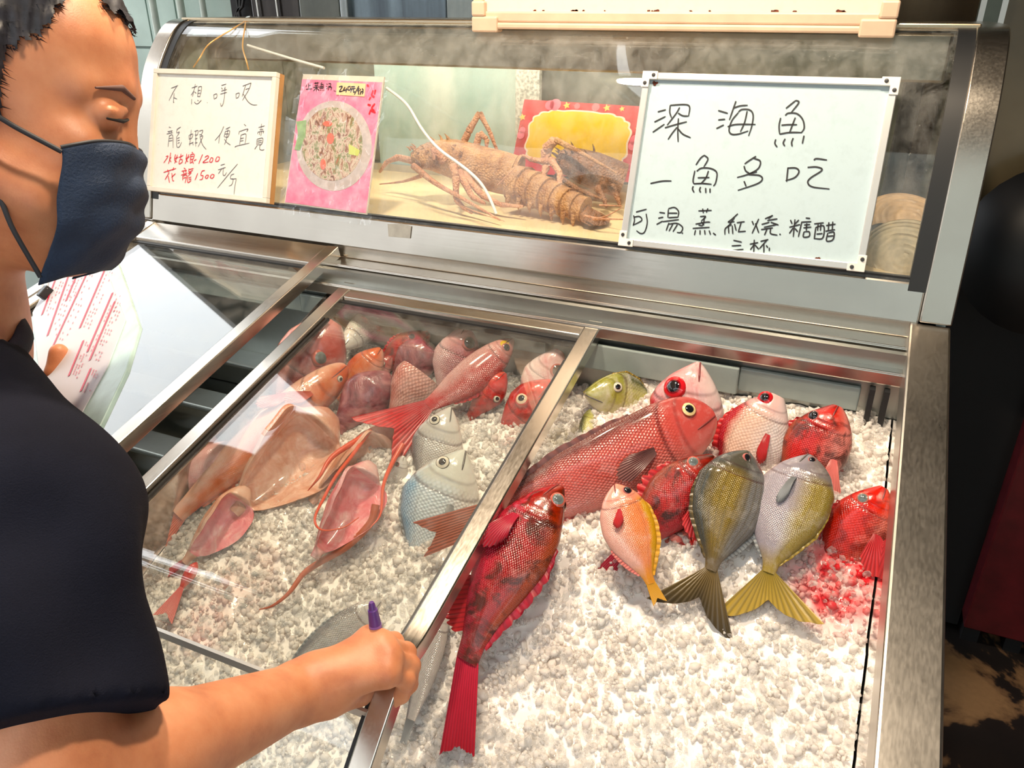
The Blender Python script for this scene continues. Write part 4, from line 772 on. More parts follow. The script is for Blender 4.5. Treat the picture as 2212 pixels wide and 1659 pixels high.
# thread tail of the gutted pink fish, flowing streamers of the long fish
pf = [o for o in COL.objects if o.name == 'gutted_pink_fish'][0]
pts = [on_lid(q[0], q[1], q[2] - .038) for q in ((812, 1090, -.075), (800, 1130, -.09), (750, 1180, -.105), (690, 1215, -.118), (655, 1240, -.122), (625, 1280, -.126), (590, 1308, -.128), (560, 1317, -.128))]
mb = MB(); mb.tube(smooth_path(pts, 40), np.interp(np.linspace(0, 1, 40), [0, .5, 1], [.006, .0045, .0008]), 8); mb.build('thread_tail', fin_brn, pf, 80)
lf = [o for o in COL.objects if o.name == 'long_red_tailed_fish'][0]
for pts, r in (([(800, 930, -.06), (760, 985, -.055), (725, 1030, -.05), (700, 1075, -.05), (680, 1120, -.045), (695, 1145, -.045), (740, 1140, -.045), (775, 1118, -.05)], .0032), ([(870, 960, -.07), (845, 1005, -.075), (828, 1050, -.07), (822, 1110, -.07), (800, 1140, -.07)], .0042), ([(790, 940, -.06), (720, 985, -.055), (690, 1030, -.06), (665, 1060, -.075)], .005)):
    mb = MB(); mb.tube(smooth_path([on_lid(q[0], q[1], q[2] - .038) for q in pts], 36), np.interp(np.linspace(0, 1, 36), [0, .4, 1], [r, r * .7, .0006]), 8); mb.build('tail_streamer', fin_org, lf, 80)
# ================================================================ boards leaning on the curved glass
BP0 = np.array([0, 1.141, 1.212]); BN = unit([0, -.243, .082]); BU = unit([0, .082, .243])
def on_brd(x, y, off=0.): return on_plane(x, y, BP0 + BN * off, BN)
def crop(reg, W_=2212.): s = (reg[2] - reg[0]) / W_; return lambda x, y: (reg[0] + x * s, reg[1] + y * s)
def rect_from(corners, fn):
    P = [fn(*c) for c in corners]; c = sum(P) / 4; ux = unit((P[1] - P[0]) + (P[2] - P[3])); uy = (P[0] - P[3]) + (P[1] - P[2]); uy = unit(uy - ux * (uy @ ux))
    w = .25 * abs(((P[1] - P[0]) + (P[2] - P[3])) @ ux); h = .25 * abs(((P[0] - P[3]) + (P[1] - P[2])) @ uy); return c, ux, uy, w, h
def ink(mb, strokes, cv, fn, off, w, nrm):
    for st in strokes:
        P = np.array([fn(*cv(x, y), off) for x, y in st]); P = smooth_path(P, max(4, 6 * (len(P) - 1))) if len(P) > 1 else P
        T = np.gradient(P, axis=0); T /= np.linalg.norm(T, axis=1)[:, None] + 1e-12; s_ = np.cross(T, nrm); ww = w * np.interp(np.linspace(0, 1, len(P)), [0, .1, .8, 1], [.85, 1, 1, .7])
        L, R_ = P - s_ * ww[:, None], P + s_ * ww[:, None]; n = len(P)
        mb.add(np.vstack([L, R_]), [(i, i + 1, n + i + 1, n + i) for i in range(n - 1)])
    return mb
def parse(txt): return [[tuple(map(float, p.split(','))) for p in s.split()] for s in txt.strip().split(';') if s.strip()]
A1 = parse('180,228 258,207;148,325 255,272;132,423 245,345;300,165 295,230 312,285;300,165 440,158 485,182 475,268;390,185 355,245 270,355;375,240 420,265 475,268;248,380 350,350 458,322;378,290 372,400 375,515;365,375 320,430 278,492;375,390 420,440 495,475;'
 '758,215 850,242;758,305 825,298;740,388 812,352;928,125 905,190 865,305;908,190 970,170 1040,165;950,235 890,310 862,400 885,440 950,440 1045,410;950,230 985,205 1060,210 1092,260 1080,360 1048,458;1035,220 1010,330 970,418;848,370 930,348 1115,348;'
 '1405,195 1500,118;1500,118 1528,140 1455,235;1398,262 1430,240 1510,245 1565,300 1580,380 1550,430;1355,285 1340,360 1345,440;1345,440 1440,425 1555,425;1362,355 1430,350 1512,350;1495,282 1440,425;1308,490 1300,530 1322,565;1398,485 1380,525 1395,555;1475,478 1460,520 1465,558;1578,455 1562,532')
A2 = parse('110,912 220,890 312,888;545,735 590,670 630,640;630,645 660,680 620,755;552,795 600,765 690,770 745,810 735,900 712,938;535,790 518,880 525,915;525,915 610,912 695,920;562,858 675,855;665,792 640,860 595,910;520,938 512,965 528,998;590,945 580,975 592,998;638,955 640,1003;680,960 680,1002;'
 '1120,652 1060,690 1010,725;1095,670 1160,700 1140,770 1050,822 938,855;1005,745 1020,790 1055,815;1128,800 1050,825 1150,835 1180,870 1130,915 945,978;1005,890 1025,940;1425,760 1418,830 1412,895;1420,765 1500,765 1530,800 1490,855 1402,885;1672,688 1700,675 1798,688;1612,758 1700,755 1750,785 1640,860 1615,905 1660,945 1822,965')
B1 = parse('138,155 232,130;118,185 125,230 112,275;120,200 170,195 188,230 115,270;228,170 238,250 215,330 180,345 142,320;345,158 395,165;335,210 380,200;320,265 375,235;425,130 420,205;425,125 480,115 515,150 510,200;425,165 505,165;425,205 512,200;375,240 518,222;430,250 405,320;430,262 500,255 550,290 535,335 500,335;465,260 430,325;505,265 465,330;545,338 553,346;'
 '690,145 808,140;728,125 735,165;775,122 760,160;705,195 755,195 715,235;715,240 740,270;665,262 760,245 795,245;745,200 730,270 690,270;640,300 790,290;665,315 655,360;705,315 705,355;745,315 750,355;785,318 798,355;820,340 845,360;'
 '1040,170 985,220 955,245 1010,240;1010,205 950,290;985,265 930,300 925,355;955,270 960,345;990,275 995,350;1010,260 1025,320;1030,250 1100,240;1070,245 1045,325;1040,330 1110,325;1165,235 1180,270;1225,215 1165,345;1195,255 1225,340;1280,215 1350,185;1300,230 1390,215;1345,185 1310,215;1250,265 1320,245;1330,245 1400,270;1270,290 1390,265;1245,310 1350,295;1300,300 1275,360;1330,300 1330,345 1390,360;1408,348 1418,357;'
 '1505,225 1520,260;1580,225 1540,265;1495,290 1590,265;1545,220 1530,375;1530,295 1495,345;1545,300 1570,330;1640,208 1680,212;1600,245 1690,240;1605,245 1575,375;1625,270 1680,265;1620,295 1690,288;1650,255 1645,320;1625,330 1620,375 1670,370 1670,330 1625,330;'
 '1715,260 1800,250;1730,290 1715,395;1730,290 1800,280 1790,385 1715,390;1750,262 1745,320;1775,262 1770,320;1735,350 1790,345;1820,275 1905,262;1845,245 1840,320;1880,240 1875,315;1815,325 1900,310;1835,340 1825,410 1880,400 1890,335 1840,340;1835,370 1885,365;'
 '1000,405 1075,422;985,455 1070,450;978,498 1090,485;1145,440 1220,425;1185,400 1180,520;1185,440 1150,490;1190,445 1225,485;1240,415 1310,398;1300,400 1230,480;1270,435 1270,515;1290,450 1305,470;1318,470 1318,500')
C1 = parse('325,250 445,200;430,205 360,320 285,470;378,340 362,490 375,492;365,415 430,440;690,245 790,210;755,175 700,400;725,300 675,375;735,310 770,340;810,220 790,400;812,225 865,230 835,395;800,290 845,285;795,340 840,335;792,395 835,395;690,440 685,535;735,490 760,520 800,520 860,460;790,460 810,475;960,502 966,512;'
 '1075,360 1085,445;1080,365 1130,350 1130,410 1085,440;1215,200 1300,175;1215,240 1235,270;1285,225 1265,265;1195,355 1310,320;1210,300 1310,270;1280,230 1255,480 1215,570 1195,510;1470,350 1475,430;1470,350 1530,335 1515,405 1470,430;1590,212 1740,155;1740,155 1700,270 1585,465;1640,205 1580,400;1640,270 1705,250;1600,350 1680,480 1760,540 1845,545')
D1 = parse('285,115 320,130;260,200 350,180;280,200 295,225;330,190 320,220;245,240 355,215;290,270 270,470;290,275 350,265 360,490;290,320 345,310;285,365 345,355;430,150 420,220;425,160 495,115;425,225 470,205 430,280;420,280 425,460 470,465 510,385;430,320 475,300;435,360 475,345;440,405 475,390;'
 '640,265 645,340;640,265 705,240 690,310 645,330;680,165 650,450;640,420 720,385;705,400 715,440;735,195 800,180 790,260;745,260 790,255;745,330 790,315;745,400 790,390;760,200 760,465;820,190 885,175 860,250;825,255 870,250;830,290 885,280 800,470;835,300 880,430 945,515;'
 '1255,105 1200,230 1100,355;1185,250 1165,410;1290,155 1370,115;1285,190 1260,290;1285,195 1360,185 1330,290 1265,290;1275,240 1345,235;1330,150 1300,340 1265,430;1265,330 1310,390 1375,435;1615,65 1650,100;1530,190 1520,250;1535,195 1680,150 1660,200;1560,260 1535,430;1560,260 1650,245 1630,415;1555,320 1610,310;1550,365 1605,355;1455,480 1480,455 1710,400;'
 '1870,125 1980,95;1925,60 1915,150;1890,165 1955,155;1860,205 1960,190 1950,225;1860,205 1855,240;1890,210 1885,260;1925,200 1910,275;1845,330 1835,430;1850,330 1945,315 1925,420 1840,430;1850,365 1935,352;1848,400 1930,388;1850,440 1800,510;1900,430 1890,500 1925,525 1975,515;'
 '1200,795 1275,770;1155,875 1290,830;1215,860 1160,945;1250,845 1240,950 1270,975 1305,920;1500,770 1320,980 1145,1195;1440,945 1385,970 1375,1030 1420,1040 1400,1130 1345,1165;1475,1040 1450,1180 1435,1310;1395,1040 1480,1030')
D2 = parse('315,570 295,700 275,770;230,640 270,635 190,755;325,650 300,690 325,740;400,600 385,700 430,740;435,610 385,765;385,680 450,650;460,655 540,620;500,590 485,690;475,690 465,770 520,735 515,690 475,700;600,590 590,690 625,735;640,600 570,770;580,680 650,640;690,560 710,580;670,600 660,760;670,605 730,600 715,680 665,685;670,640 720,635;660,760 700,730;690,690 720,770;770,690 725,715;'
 '880,600 810,770;920,655 965,625 985,655 885,745 985,735;1030,660 1005,730 1045,735 1065,675 1030,655;1130,650 1110,720 1160,715 1180,655 1135,645;190,920 410,850;260,870 275,920;370,830 350,890;290,920 215,1050;270,980 295,1105;400,940 330,1010;335,930 350,1060 375,1070;'
 '550,840 580,865;510,900 600,880;500,970 610,930;535,900 550,940;590,880 580,920;530,980 530,1060;530,985 600,970 570,1110;540,1020 590,1010;640,850 640,910 710,880;640,870 720,850;625,940 680,920 630,980;620,980 620,1100 680,1060;635,1020 680,1000;640,1050 680,1035;795,935 745,1060;920,885 870,900 850,970 890,980 870,1040 825,1050;950,970 925,1010 960,1025 985,975 950,965;1040,955 1015,1010 1060,1020 1085,970 1045,950')
cvA, cvB, cvC, cvD = crop((1380, 190, 1880, 460)), crop((1340, 420, 1880, 600)), crop((330, 160, 600, 300)), crop((330, 260, 600, 430))
M_INK = simple('black_marker_ink', (.01, .01, .014), .5); M_INKG = simple('faded_grey_ink', srgb(92, 88, 96), .5); M_INKR = simple('red_marker_ink', srgb(214, 24, 44), .5)
def white_panel(name, c, rust=False):
    m, nt, out = new_mat(name); t = NT(nt); p = t.pos(); n = t.noise(p, 60, 6, .7); s2 = t.noise(t.mapping(p, (300, 300, 300), rot=(.4, .6, .2)), .35, 4, .75)
    col = t.mix(t.ramp(n, [(.5, (0, 0, 0)), (.75, (.28, .28, .28))]), c4(c), c4([x * .7 for x in c])); col = t.mix(t.ramp(s2, [(.66, (0, 0, 0)), (.72, (.4, .4, .4))]), col, (.35, .38, .38, 1))
    b = t.bsdf((1, 1, 1), .22); t.l(col, b.inputs['Base Color']); t.l(b.outputs[0], out.inputs[0]); return m
M_RUST = simple('rust_spot', srgb(96, 42, 24), .8, var=.5, vscale=400)
def blob(mb, c, ux, uy, n, r, k):
    rr = random.Random(k); P = [c + (ux * math.cos(a) + uy * math.sin(a)) * r * rr.uniform(.5, 1.2) for a in np.linspace(0, 2 * math.pi, 12, endpoint=False)]; mb.prism(P, n * .0006)
# ---- big whiteboard
c, ux, uy, w, h = rect_from(((1396, 160), (1944, 170), (1864, 588), (1337, 527)), on_brd)
wb = thing('whiteboard', 'large whiteboard with black handwriting about deep-sea fish leaning on the curved glass', 'whiteboard', tuple(c))
mb = MB(); mb.obox(c - BN * .004, ux * (w - .004), uy * (h - .004), BN * .004); mb.build('panel', white_panel('cool_whiteboard', srgb(184, 204, 212)), wb)
for sgn in (1, -1):
    mb = MB(); mb.obox(c + uy * sgn * (h - .005) + BN * .0, ux * w, uy * .005, BN * .006); mb.build('frame_bar', M_ALU, wb, bevel=.0012)
    mb = MB(); mb.obox(c + ux * sgn * (w - .005) + BN * .0, ux * .005, uy * (h - .010), BN * .006); mb.build('frame_bar', M_ALU, wb, bevel=.0012)
    for s2 in (1, -1):
        cc = c + ux * sgn * (w - .010) + uy * s2 * (h - .010) + BN * .0045; mb = MB()
        Lp = [(-.011, -.011), (.011, -.011), (.011, .011), (0, .011), (0, .0), (-.011, 0)]; mb.prism([cc + ux * sgn * -a * -1 + uy * s2 * b * -1 * -1 for a, b in [(.0115, .0115), (.0115, -.0115), (.0, -.0115), (0, 0), (-.0115, 0), (-.0115, .0115)]], BN * .0035)
        cr = mb.build('corner_cap', M_WHITE_PL, wb, bevel=.0008)
        for a, b in ((.006, -.0055), (-.0055, .006)):
            mb = MB(); mb.lathe([(0, .0022), (.002, .002), (.0028, .0005), (.0028, 0)], cc + ux * sgn * a + uy * s2 * b + BN * .0035, BN, 12); mb.build('screw', simple('dark_screw', (.06, .06, .065), .4, .6) if 'dark_screw' not in bpy.data.materials else bpy.data.materials['dark_screw'], cr, 40)
for nm, st, cv in (('handwriting_top', A1, cvA), ('handwriting_middle', A2, cvA), ('handwriting_bottom', B1, cvB)):
    mb = MB(); ink(mb, st, cv, on_brd, .0008, .00105 if nm != 'handwriting_bottom' else .00095, BN); mb.build(nm.replace('_top', '').replace('_middle', '').replace('_bottom', ''), M_INK, wb)['kind'] = 'stuff'
mb = MB()
for k, (x, y, r) in enumerate(((1388, 522, .003), (1765, 561, .0045), (1415, 180, .004))): blob(mb, on_brd(x, y, .0003), ux, uy, BN, r, k); mb.build('rust_mark', M_RUST, wb); mb = MB()
# ---- small whiteboard hanging on a wire
c, ux, uy, w, h = rect_from(((343, 149), (605, 157), (575, 439), (314, 411)), on_brd)
sb = thing('small_whiteboard', 'small whiteboard with grey and red handwritten lobster prices hung on a wire', 'whiteboard', tuple(c))
mb = MB(); mb.obox(c - BN * .004, ux * (w - .006), uy * (h - .006), BN * .004); mb.build('panel', white_panel('warm_whiteboard', srgb(232, 229, 222)), sb)
M_FR = simple('white_wood_frame', srgb(226, 220, 208), .5, var=.06)
for sgn in (1, -1):
    mb = MB(); mb.obox(c + uy * sgn * (h - .0045), ux * w, uy * .0045, BN * .0055); mb.build('frame_bar', M_FR, sb, bevel=.001)
    mb = MB(); mb.obox(c + ux * sgn * (w - .0045), ux * .0045, uy * (h - .009), BN * .0055); mb.build('frame_bar', M_FR, sb, bevel=.001)
mb = MB(); mb.obox(c - BN * .012, ux * w, uy * h, BN * .0055); mb.build('backing', simple('tan_wood_edge', srgb(176, 128, 76), .6, var=.15), sb)
for st, cv, m in ((C1, cvC, M_INKG), (D1, cvD, M_INKG), (D2, cvD, M_INKR)):
    mb = MB(); ink(mb, st, cv, on_brd, .0008, .0006 if m is M_INKG else .00085, BN); mb.build('handwriting', m, sb)['kind'] = 'stuff'
# wire over a hook on the top edge of the case
tp_ = at_y(531, 45, 1.345)
for a_, m_ in (((418, 145), (452, 95)), ((537, 150), (524, 100))):
    mb = MB(); mb.tube(smooth_path([on_brd(*a_, -.004), on_brd(a_[0] * .6 + m_[0] * .4, a_[1] * .6 + m_[1] * .4, .004), at_y(m_[0], m_[1], 1.262), at_y(m_[0] * .35 + 531 * .65, 62, 1.30), tp_], 24), .0014, 6); mb.build('hanging_wire', simple('tan_wire', srgb(206, 164, 104), .4, .3), sb, 60)
mb = MB(); mb.tube(smooth_path([tp_ + [0, .02, -.012], tp_ + [0, .008, -.004], tp_, at_y(533, 38, 1.34), at_y(541, 36, 1.335)], 16), .0018, 6); tag(mb.build('wire_hook', M_STEEL_IN, None, 60, loc=tuple(tp_)), 'small bent metal hook on the top edge of the case holding the wire', 'hook')
# ---- pink food card in crumpled plastic
cc4 = ((645, 163), (828, 173), (792, 464), (612, 437))
c, ux, uy, w, h = rect_from(cc4, on_brd); card = thing('food_card', 'pink fish soup photo card with price label wrapped in clear plastic', 'card', tuple(c))
def cpt(x, y, off=0.): return on_brd(x, y, off)
cvE = crop((610, 140, 840, 470), 1156.)
def m_card():
    m, nt, out = new_mat('pink_card_print'); t = NT(nt); p = t.pos(); n = t.noise(p, 50, 5); col = t.ramp(n, [(.35, srgb(232, 112, 148)), (.6, srgb(240, 150, 176)), (.8, srgb(246, 190, 205))])
    b = t.bsdf((1, 1, 1), .35); t.l(col, b.inputs['Base Color']); t.l(b.outputs[0], out.inputs[0]); return m
mb = MB(); mb.prism([cpt(*cvE(*q)) for q in ((225, 100), (1105, 130), (910, 1625), (20, 1500))], -BN * .004); mb.build('backing', simple('grey_card', srgb(206, 200, 186), .6, var=.1), card)
mb = MB(); mb.prism([cpt(*cvE(*q), .0008) for q in ((215, 155), (1085, 190), (905, 1610), (30, 1490))], -BN * .0006); mb.build('print', m_card(), card)
def ell_poly(cx, cy, rx, ry, off, n=40, rot=.0): return [cpt(*cvE(cx + rx * math.cos(a) * math.cos(rot) - ry * math.sin(a) * math.sin(rot), cy + rx * math.cos(a) * math.sin(rot) + ry * math.sin(a) * math.cos(rot)), off) for a in np.linspace(0, 2 * math.pi, n, endpoint=False)]
mb = MB(); mb.prism(ell_poly(560, 880, 410, 490, .0012), -BN * .0003); mb.build('bowl_print', simple('printed_bowl', srgb(186, 176, 174), .4, var=.12, vscale=90), card)
def m_food():
    m, nt, out = new_mat('printed_stew'); t = NT(nt); p = t.pos(); n = t.noise(t.mapping(p, (1, 1, .5), rot=(0, .5, 0)), 80, 6, .7, 1.0); col = t.ramp(n, [(.3, srgb(84, 60, 48)), (.42, srgb(150, 108, 90)), (.5, srgb(206, 188, 172)), (.58, srgb(112, 128, 84)), (.7, srgb(176, 96, 78))])
    b = t.bsdf((1, 1, 1), .35); t.l(col, b.inputs['Base Color']); t.l(b.outputs[0], out.inputs[0]); return m
mb = MB(); mb.prism(ell_poly(540, 860, 330, 400, .0015), -BN * .0003); mb.build('stew_print', m_food(), card)
mb = MB(); mb.prism([cpt(*cvE(*q), .0018) for q in ((150, 615), (260, 600), (250, 760), (190, 930), (130, 920), (170, 760))], -BN * .0003); mb.build('leaf_print', simple('printed_green', srgb(140, 170, 120), .5, var=.2, vscale=80), card)
mb = MB(); mb.prism([cpt(*cvE(*q), .0018) for q in ((720, 860), (760, 880), (840, 930), (820, 990), (720, 970))], -BN * .0003); mb.build('leaf_print', simple('printed_lime', srgb(190, 200, 110), .5), card)
for cx, cy, rx, ry in ((490, 640, 50, 30), (440, 1080, 30, 60), (520, 800, 40, 60)):
    mb = MB(); mb.prism(ell_poly(cx, cy, rx, ry, .0019, 16), -BN * .0003); mb.build('shrimp_print', simple('printed_coral', srgb(226, 110, 92), .5, var=.15, vscale=200), card)
mb = MB(); mb.prism([cpt(*cvE(*q), .0018) for q in ((592, 190), (905, 205), (890, 345), (583, 325))], -BN * .0004); pl = mb.build('price_label', simple('peach_label', srgb(246, 200, 150), .5), card)
E1 = parse('285,200 285,260;285,225 310,220;255,265 320,258;265,215 255,240;345,200 395,195;360,185 360,210;380,185 378,210;350,225 390,220;335,245 400,238;368,225 368,290;365,250 335,285;370,250 400,280;430,190 415,210;415,215 445,210;410,220 405,255;445,215 445,255;405,238 445,235;405,255 445,252;427,215 427,255;392,268 398,278;412,270 416,280;430,270 434,280;446,268 452,278;480,205 490,215;475,230 485,238;475,260 490,250;500,205 525,205 520,230 500,230;495,240 530,238;505,245 495,275;515,245 535,245 525,275;560,275 566,290;575,280 580,292')
E2 = parse('615,240 650,235 620,290 665,280;680,240 665,275 705,270;695,250 690,300;740,235 715,240 712,270 735,272 738,245;745,240 790,235;735,262 795,255;755,262 740,300;772,258 772,295 790,290;830,230 780,325;835,250 815,290;828,275 825,325;850,260 838,285;865,255 880,280;845,295 875,290 865,320;855,295 840,325')
E3 = parse('985,275 970,330 1000,350;1010,270 1000,320;960,350 940,380;925,430 960,440;1005,420 970,470 1000,500;950,490 1010,520;920,215 935,235;955,500 940,540')
for st, m, ww, off in ((E1, M_INK, .0007, .0016), (E2, M_INK, .0011, .0022), (E3, M_INKR, .0016, .0016)):
    mb = MB(); ink(mb, st, cvE, cpt, off, ww, BN); mb.build('lettering', m, card)['kind'] = 'stuff'
gx_ = np.linspace(-.06, 1.06, 46); gy_ = np.linspace(-.05, 1.08, 70); TL, TR, BR, BL = [np.array(cvE(*q)) for q in ((215, 100), (1105, 130), (915, 1625), (20, 1500))]; G = []
for v in gy_:
    row = []
    for u in gx_:
        p2 = (TL * (1 - u) + TR * u) * (1 - v) + (BL * (1 - u) + BR * u) * v; k = .0035 + .0045 * float(vnoise(u * 1.0 + v * .8, v - u * .6, 9, 5)) + .003 * abs(math.sin((u * 2.2 + v * 1.2) * 14 + 3 * float(vnoise(u, v, 5, 8)))) * float(vnoise(u, v, 6, 9)); row.append(cpt(p2[0], p2[1], k))
    G.append(row)
m, nt, out = new_mat('clear_crumpled_plastic'); t = NT(nt); gl = t.n('BsdfGlossy'); gl.inputs['Roughness'].default_value = .08; tr = t.n('BsdfTransparent'); lw = t.n('LayerWeight'); mx = t.n('MixShader')
t.l(t.math('ADD', .05, t.math('MULTIPLY', t.math('POWER', lw.outputs['Facing'], 3.0), .8)), mx.inputs[0]); t.l(tr.outputs[0], mx.inputs[1]); t.l(gl.outputs[0], mx.inputs[2]); t.l(mx.outputs[0], out.inputs[0])
mb = MB(); mb.grid(np.array(G)); mb.build('plastic_wrap', m, card, 40)
# ================================================================ big board hanging over the top edge
hb_y = 1.30; hP = [at_y(x, y, hb_y) for x, y in ((1027, 66), (1930, 72))]; hw = hP[1][0] - hP[0][0]; z0 = (hP[0][2] + hP[1][2]) / 2 - .002
hb = thing('hanging_board', 'wide white board with rusty peach plastic frame hanging above the case, lower edge in view', 'board', (hP[0][0] + hw / 2, hb_y, z0))
x0_, x1_ = hP[0][0], hP[1][0]
mb = MB(); mb.box((x0_ + .012, hb_y, z0 + .012), (x1_ - .012, hb_y + .008, z0 + .62)); mb.build('panel', white_panel('warm_white_panel', srgb(226, 212, 198)), hb)
M_PEACH = simple('peach_plastic', srgb(214, 184, 158), .4, var=.08)
mb = MB(); mb.box((x0_ + .02, hb_y - .008, z0 + .003), (x1_ - .02, hb_y + .012, z0 + .013)); mb.build('frame_bar', M_PEACH, hb, bevel=.003)
mb = MB(); mb.box((x0_ + .02, hb_y - .005, z0 + .013), (x1_ - .02, hb_y + .010, z0 + .030)); mb.build('frame_inner_bar', M_PEACH, hb, bevel=.003)
for sgn, xx in ((1, x0_), (-1, x1_)):
    a_, b_ = sorted((xx, xx + sgn * .018)); mb = MB(); mb.box((a_, hb_y - .008, z0 + .03), (b_, hb_y + .012, z0 + .62)); mb.build('frame_bar', M_PEACH, hb, bevel=.003)
    a_, b_ = sorted((xx - sgn * .002, xx + sgn * .045)); mb = MB(); mb.box((a_, hb_y - .011, z0 - .002), (b_, hb_y + .014, z0 + .022)); e_, f_ = sorted((xx - sgn * .002, xx + sgn * .022)); mb.box((e_, hb_y - .011, z0 + .022), (f_, hb_y + .014, z0 + .045)); mb.build('corner_cap', M_PEACH, hb, bevel=.003)
for k in range(16):
    f_ = random.Random(k).random(); mb = MB(); blob(mb, np.array([x0_ + .05 + (hw - .1) * f_, hb_y - .0004, z0 + .031]), np.array([1., 0, 0]), np.array([0, 0, .5]), np.array([0, -1., 0]), .002 + .004 * random.Random(k + 50).random() ** 2, k); mb.build('rust_mark', M_RUST, hb)
mb = MB()
for xx in (x0_ + .1, x1_ - .1): mb = MB(); mb.tube([(xx, hb_y + .004, z0 + .6), (xx, hb_y + .004, 2.74)], .003, 6); mb.build('hanging_wire', M_STEEL_IN, hb, 60)

# ================================================================ inside the curved glass: poster, lobsters, shells, cord
PP0 = np.array([0, 1.47, 1.206]); PU = unit([0, .10, .20]); PN = unit([0, -.20, .10])
def on_pst(x, y, off=0.): return on_plane(x, y, PP0 + PN * off, PN)
c, ux, uy, w, h = rect_from(((1127, 217), (1392, 227), (1372, 398), (1108, 366)), on_pst)
pst = thing('yellow_poster', 'yellow festive notice card with red scalloped border behind the lobsters', 'card', tuple(c))
mb = MB(); mb.obox(c - PN * .0015, ux * w, uy * h, PN * .0012); mb.build('red_border', simple('red_print', srgb(206, 44, 52), .4, var=.12, vscale=60), pst)
sc_ = []
for a in np.linspace(0, 2 * math.pi, 120, endpoint=False):
    sx, sy = math.copysign(abs(math.cos(a)) ** .55, math.cos(a)), math.copysign(abs(math.sin(a)) ** .55, math.sin(a)); r_ = 1 + .045 * abs(math.sin(a * 9)); sc_.append((sx * r_ * w * .80, sy * r_ * h * .74))
mb = MB(); mb.prism([c + ux * a * 1.02 + uy * b * 1.03 - PN * .0002 for a, b in sc_], PN * .0004); mb.build('pale_outline', simple('pale_print', srgb(250, 226, 200), .4), pst)
mb = MB(); mb.prism([c + ux * a * .985 + uy * b * .975 + PN * .0002 for a, b in sc_], PN * .0004); mb.build('yellow_field', simple('yellow_print', srgb(246, 200, 24), .4, var=.06), pst)
rr = random.Random(5)
for k, (fx, fy, r_, col) in enumerate(((-.55, .88, .010, (232, 110, 130)), (-.46, .90, .012, (236, 120, 140)), (-.1, .9, .006, (236, 110, 120)), (.2, .9, .008, (236, 110, 120)), (.92, .1, .011, (240, 120, 140)), (.9, -.05, .009, (240, 120, 140)), (.86, -.62, .008, (240, 120, 140)), (.93, -.6, .007, (240, 120, 140)), (-.94, .0, .008, (240, 120, 140)), (-.93, .14, .007, (240, 120, 140)), (-.86, -.75, .009, (240, 130, 140)), (-.97, .5, .008, (246, 196, 90)), (.94, .42, .008, (246, 196, 90)), (-.27, .9, .008, (246, 196, 90)), (.38, .9, .008, (246, 196, 90)), (.62, .9, .006, (246, 196, 90)))):
    mb = MB(); cc = c + ux * fx * w + uy * fy * h; n_ = 16 if col[2] > 100 else 10
    mb.prism([cc + (ux * math.cos(a) + uy * math.sin(a)) * r_ * (1 if n_ == 16 or i % 2 else .45) for i, a in enumerate(np.linspace(0, 2 * math.pi, n_, endpoint=False))], PN * .0005); mb.build('blossom_print' if n_ == 16 else 'star_print', simple('print_%d_%d_%d' % col, srgb(*col), .4) if 'print_%d_%d_%d' % col not in bpy.data.materials else bpy.data.materials['print_%d_%d_%d' % col], pst)

def shell_mat(name, a, b2, spec=.5):
    m, nt, out = new_mat(name); t = NT(nt); p = t.pos(); n = t.noise(p, 45, 6, .65); v = t.n('TexVoronoi'); v.inputs['Scale'].default_value = 260; t.l(p, v.inputs['Vector'])
    col = t.mix(t.ramp(n, [(.35, (0, 0, 0)), (.68, (1, 1, 1))]), c4(a), c4(b2)); col = t.mix(t.ramp(v.outputs['Distance'], [(.0, (.5, .5, .5)), (.35, (0, 0, 0))]), col, c4([min(1, c_ * 1.3) for c_ in b2]))
    b = t.bsdf((1, 1, 1), spec, 0, t.bump(t.math('ADD', t.math('MULTIPLY', v.outputs['Distance'], -1.0), n), .8, .003)); t.l(col, b.inputs['Base Color']); t.l(b.outputs[0], out.inputs[0]); return m
M_LOB = shell_mat('tan_lobster_shell', srgb(150, 100, 62), srgb(206, 158, 108)); M_LOB2 = shell_mat('brown_lobster_shell', srgb(104, 66, 44), srgb(160, 112, 76)); M_LEG = shell_mat('pinkish_lobster_leg', srgb(176, 116, 88), srgb(216, 164, 128))
def loft(mb, pts, rv, rh, seg=22, upv=(0, 0, 1), ridge=0.):
    P = np.asarray(pts, float); T = np.gradient(P, axis=0); T /= np.linalg.norm(T, axis=1)[:, None]; a = np.linspace(0, 2 * math.pi, seg, endpoint=False); rows = []
    for i in range(len(P)):
        s_ = np.cross(T[i], upv); s_ /= np.linalg.norm(s_); u_ = np.cross(s_, T[i]); rows.append(P[i] + np.outer(np.cos(a) * rh[i], s_) + np.outer(np.sin(a) * rv[i], u_))
    b0 = mb.n; mb.grid(np.array(rows), close_v=True); n_ = len(P); mb.f += [tuple(b0 + j for j in range(seg - 1, -1, -1)), tuple(b0 + (n_ - 1) * seg + j for j in range(seg))]; mb.mi += [0, 0]; return mb
def limb(t, pts, y, r, mat, nm='leg', tip=.35):
    P = [at_y(px, py, yy if len(q) > 2 else y) for q in pts for (px, py, yy) in [(q[0], q[1], q[2] if len(q) > 2 else y)]]
    mb = MB()
    for i in range(len(P) - 1):
        k0, k1 = 1 - (1 - tip) * i / (len(P) - 1), 1 - (1 - tip) * (i + 1) / (len(P) - 1); Q = [P[i] * (1 - f_) + P[i + 1] * f_ for f_ in (0, .06, .5, .92, 1.0)]; mb.tube(Q, np.array([.85, 1.05, .9, 1.0, .8]) * r * np.array([k0, k0, (k0 + k1) / 2, k1, k1]), 9)
    return mb.build(nm, mat, t, 60)
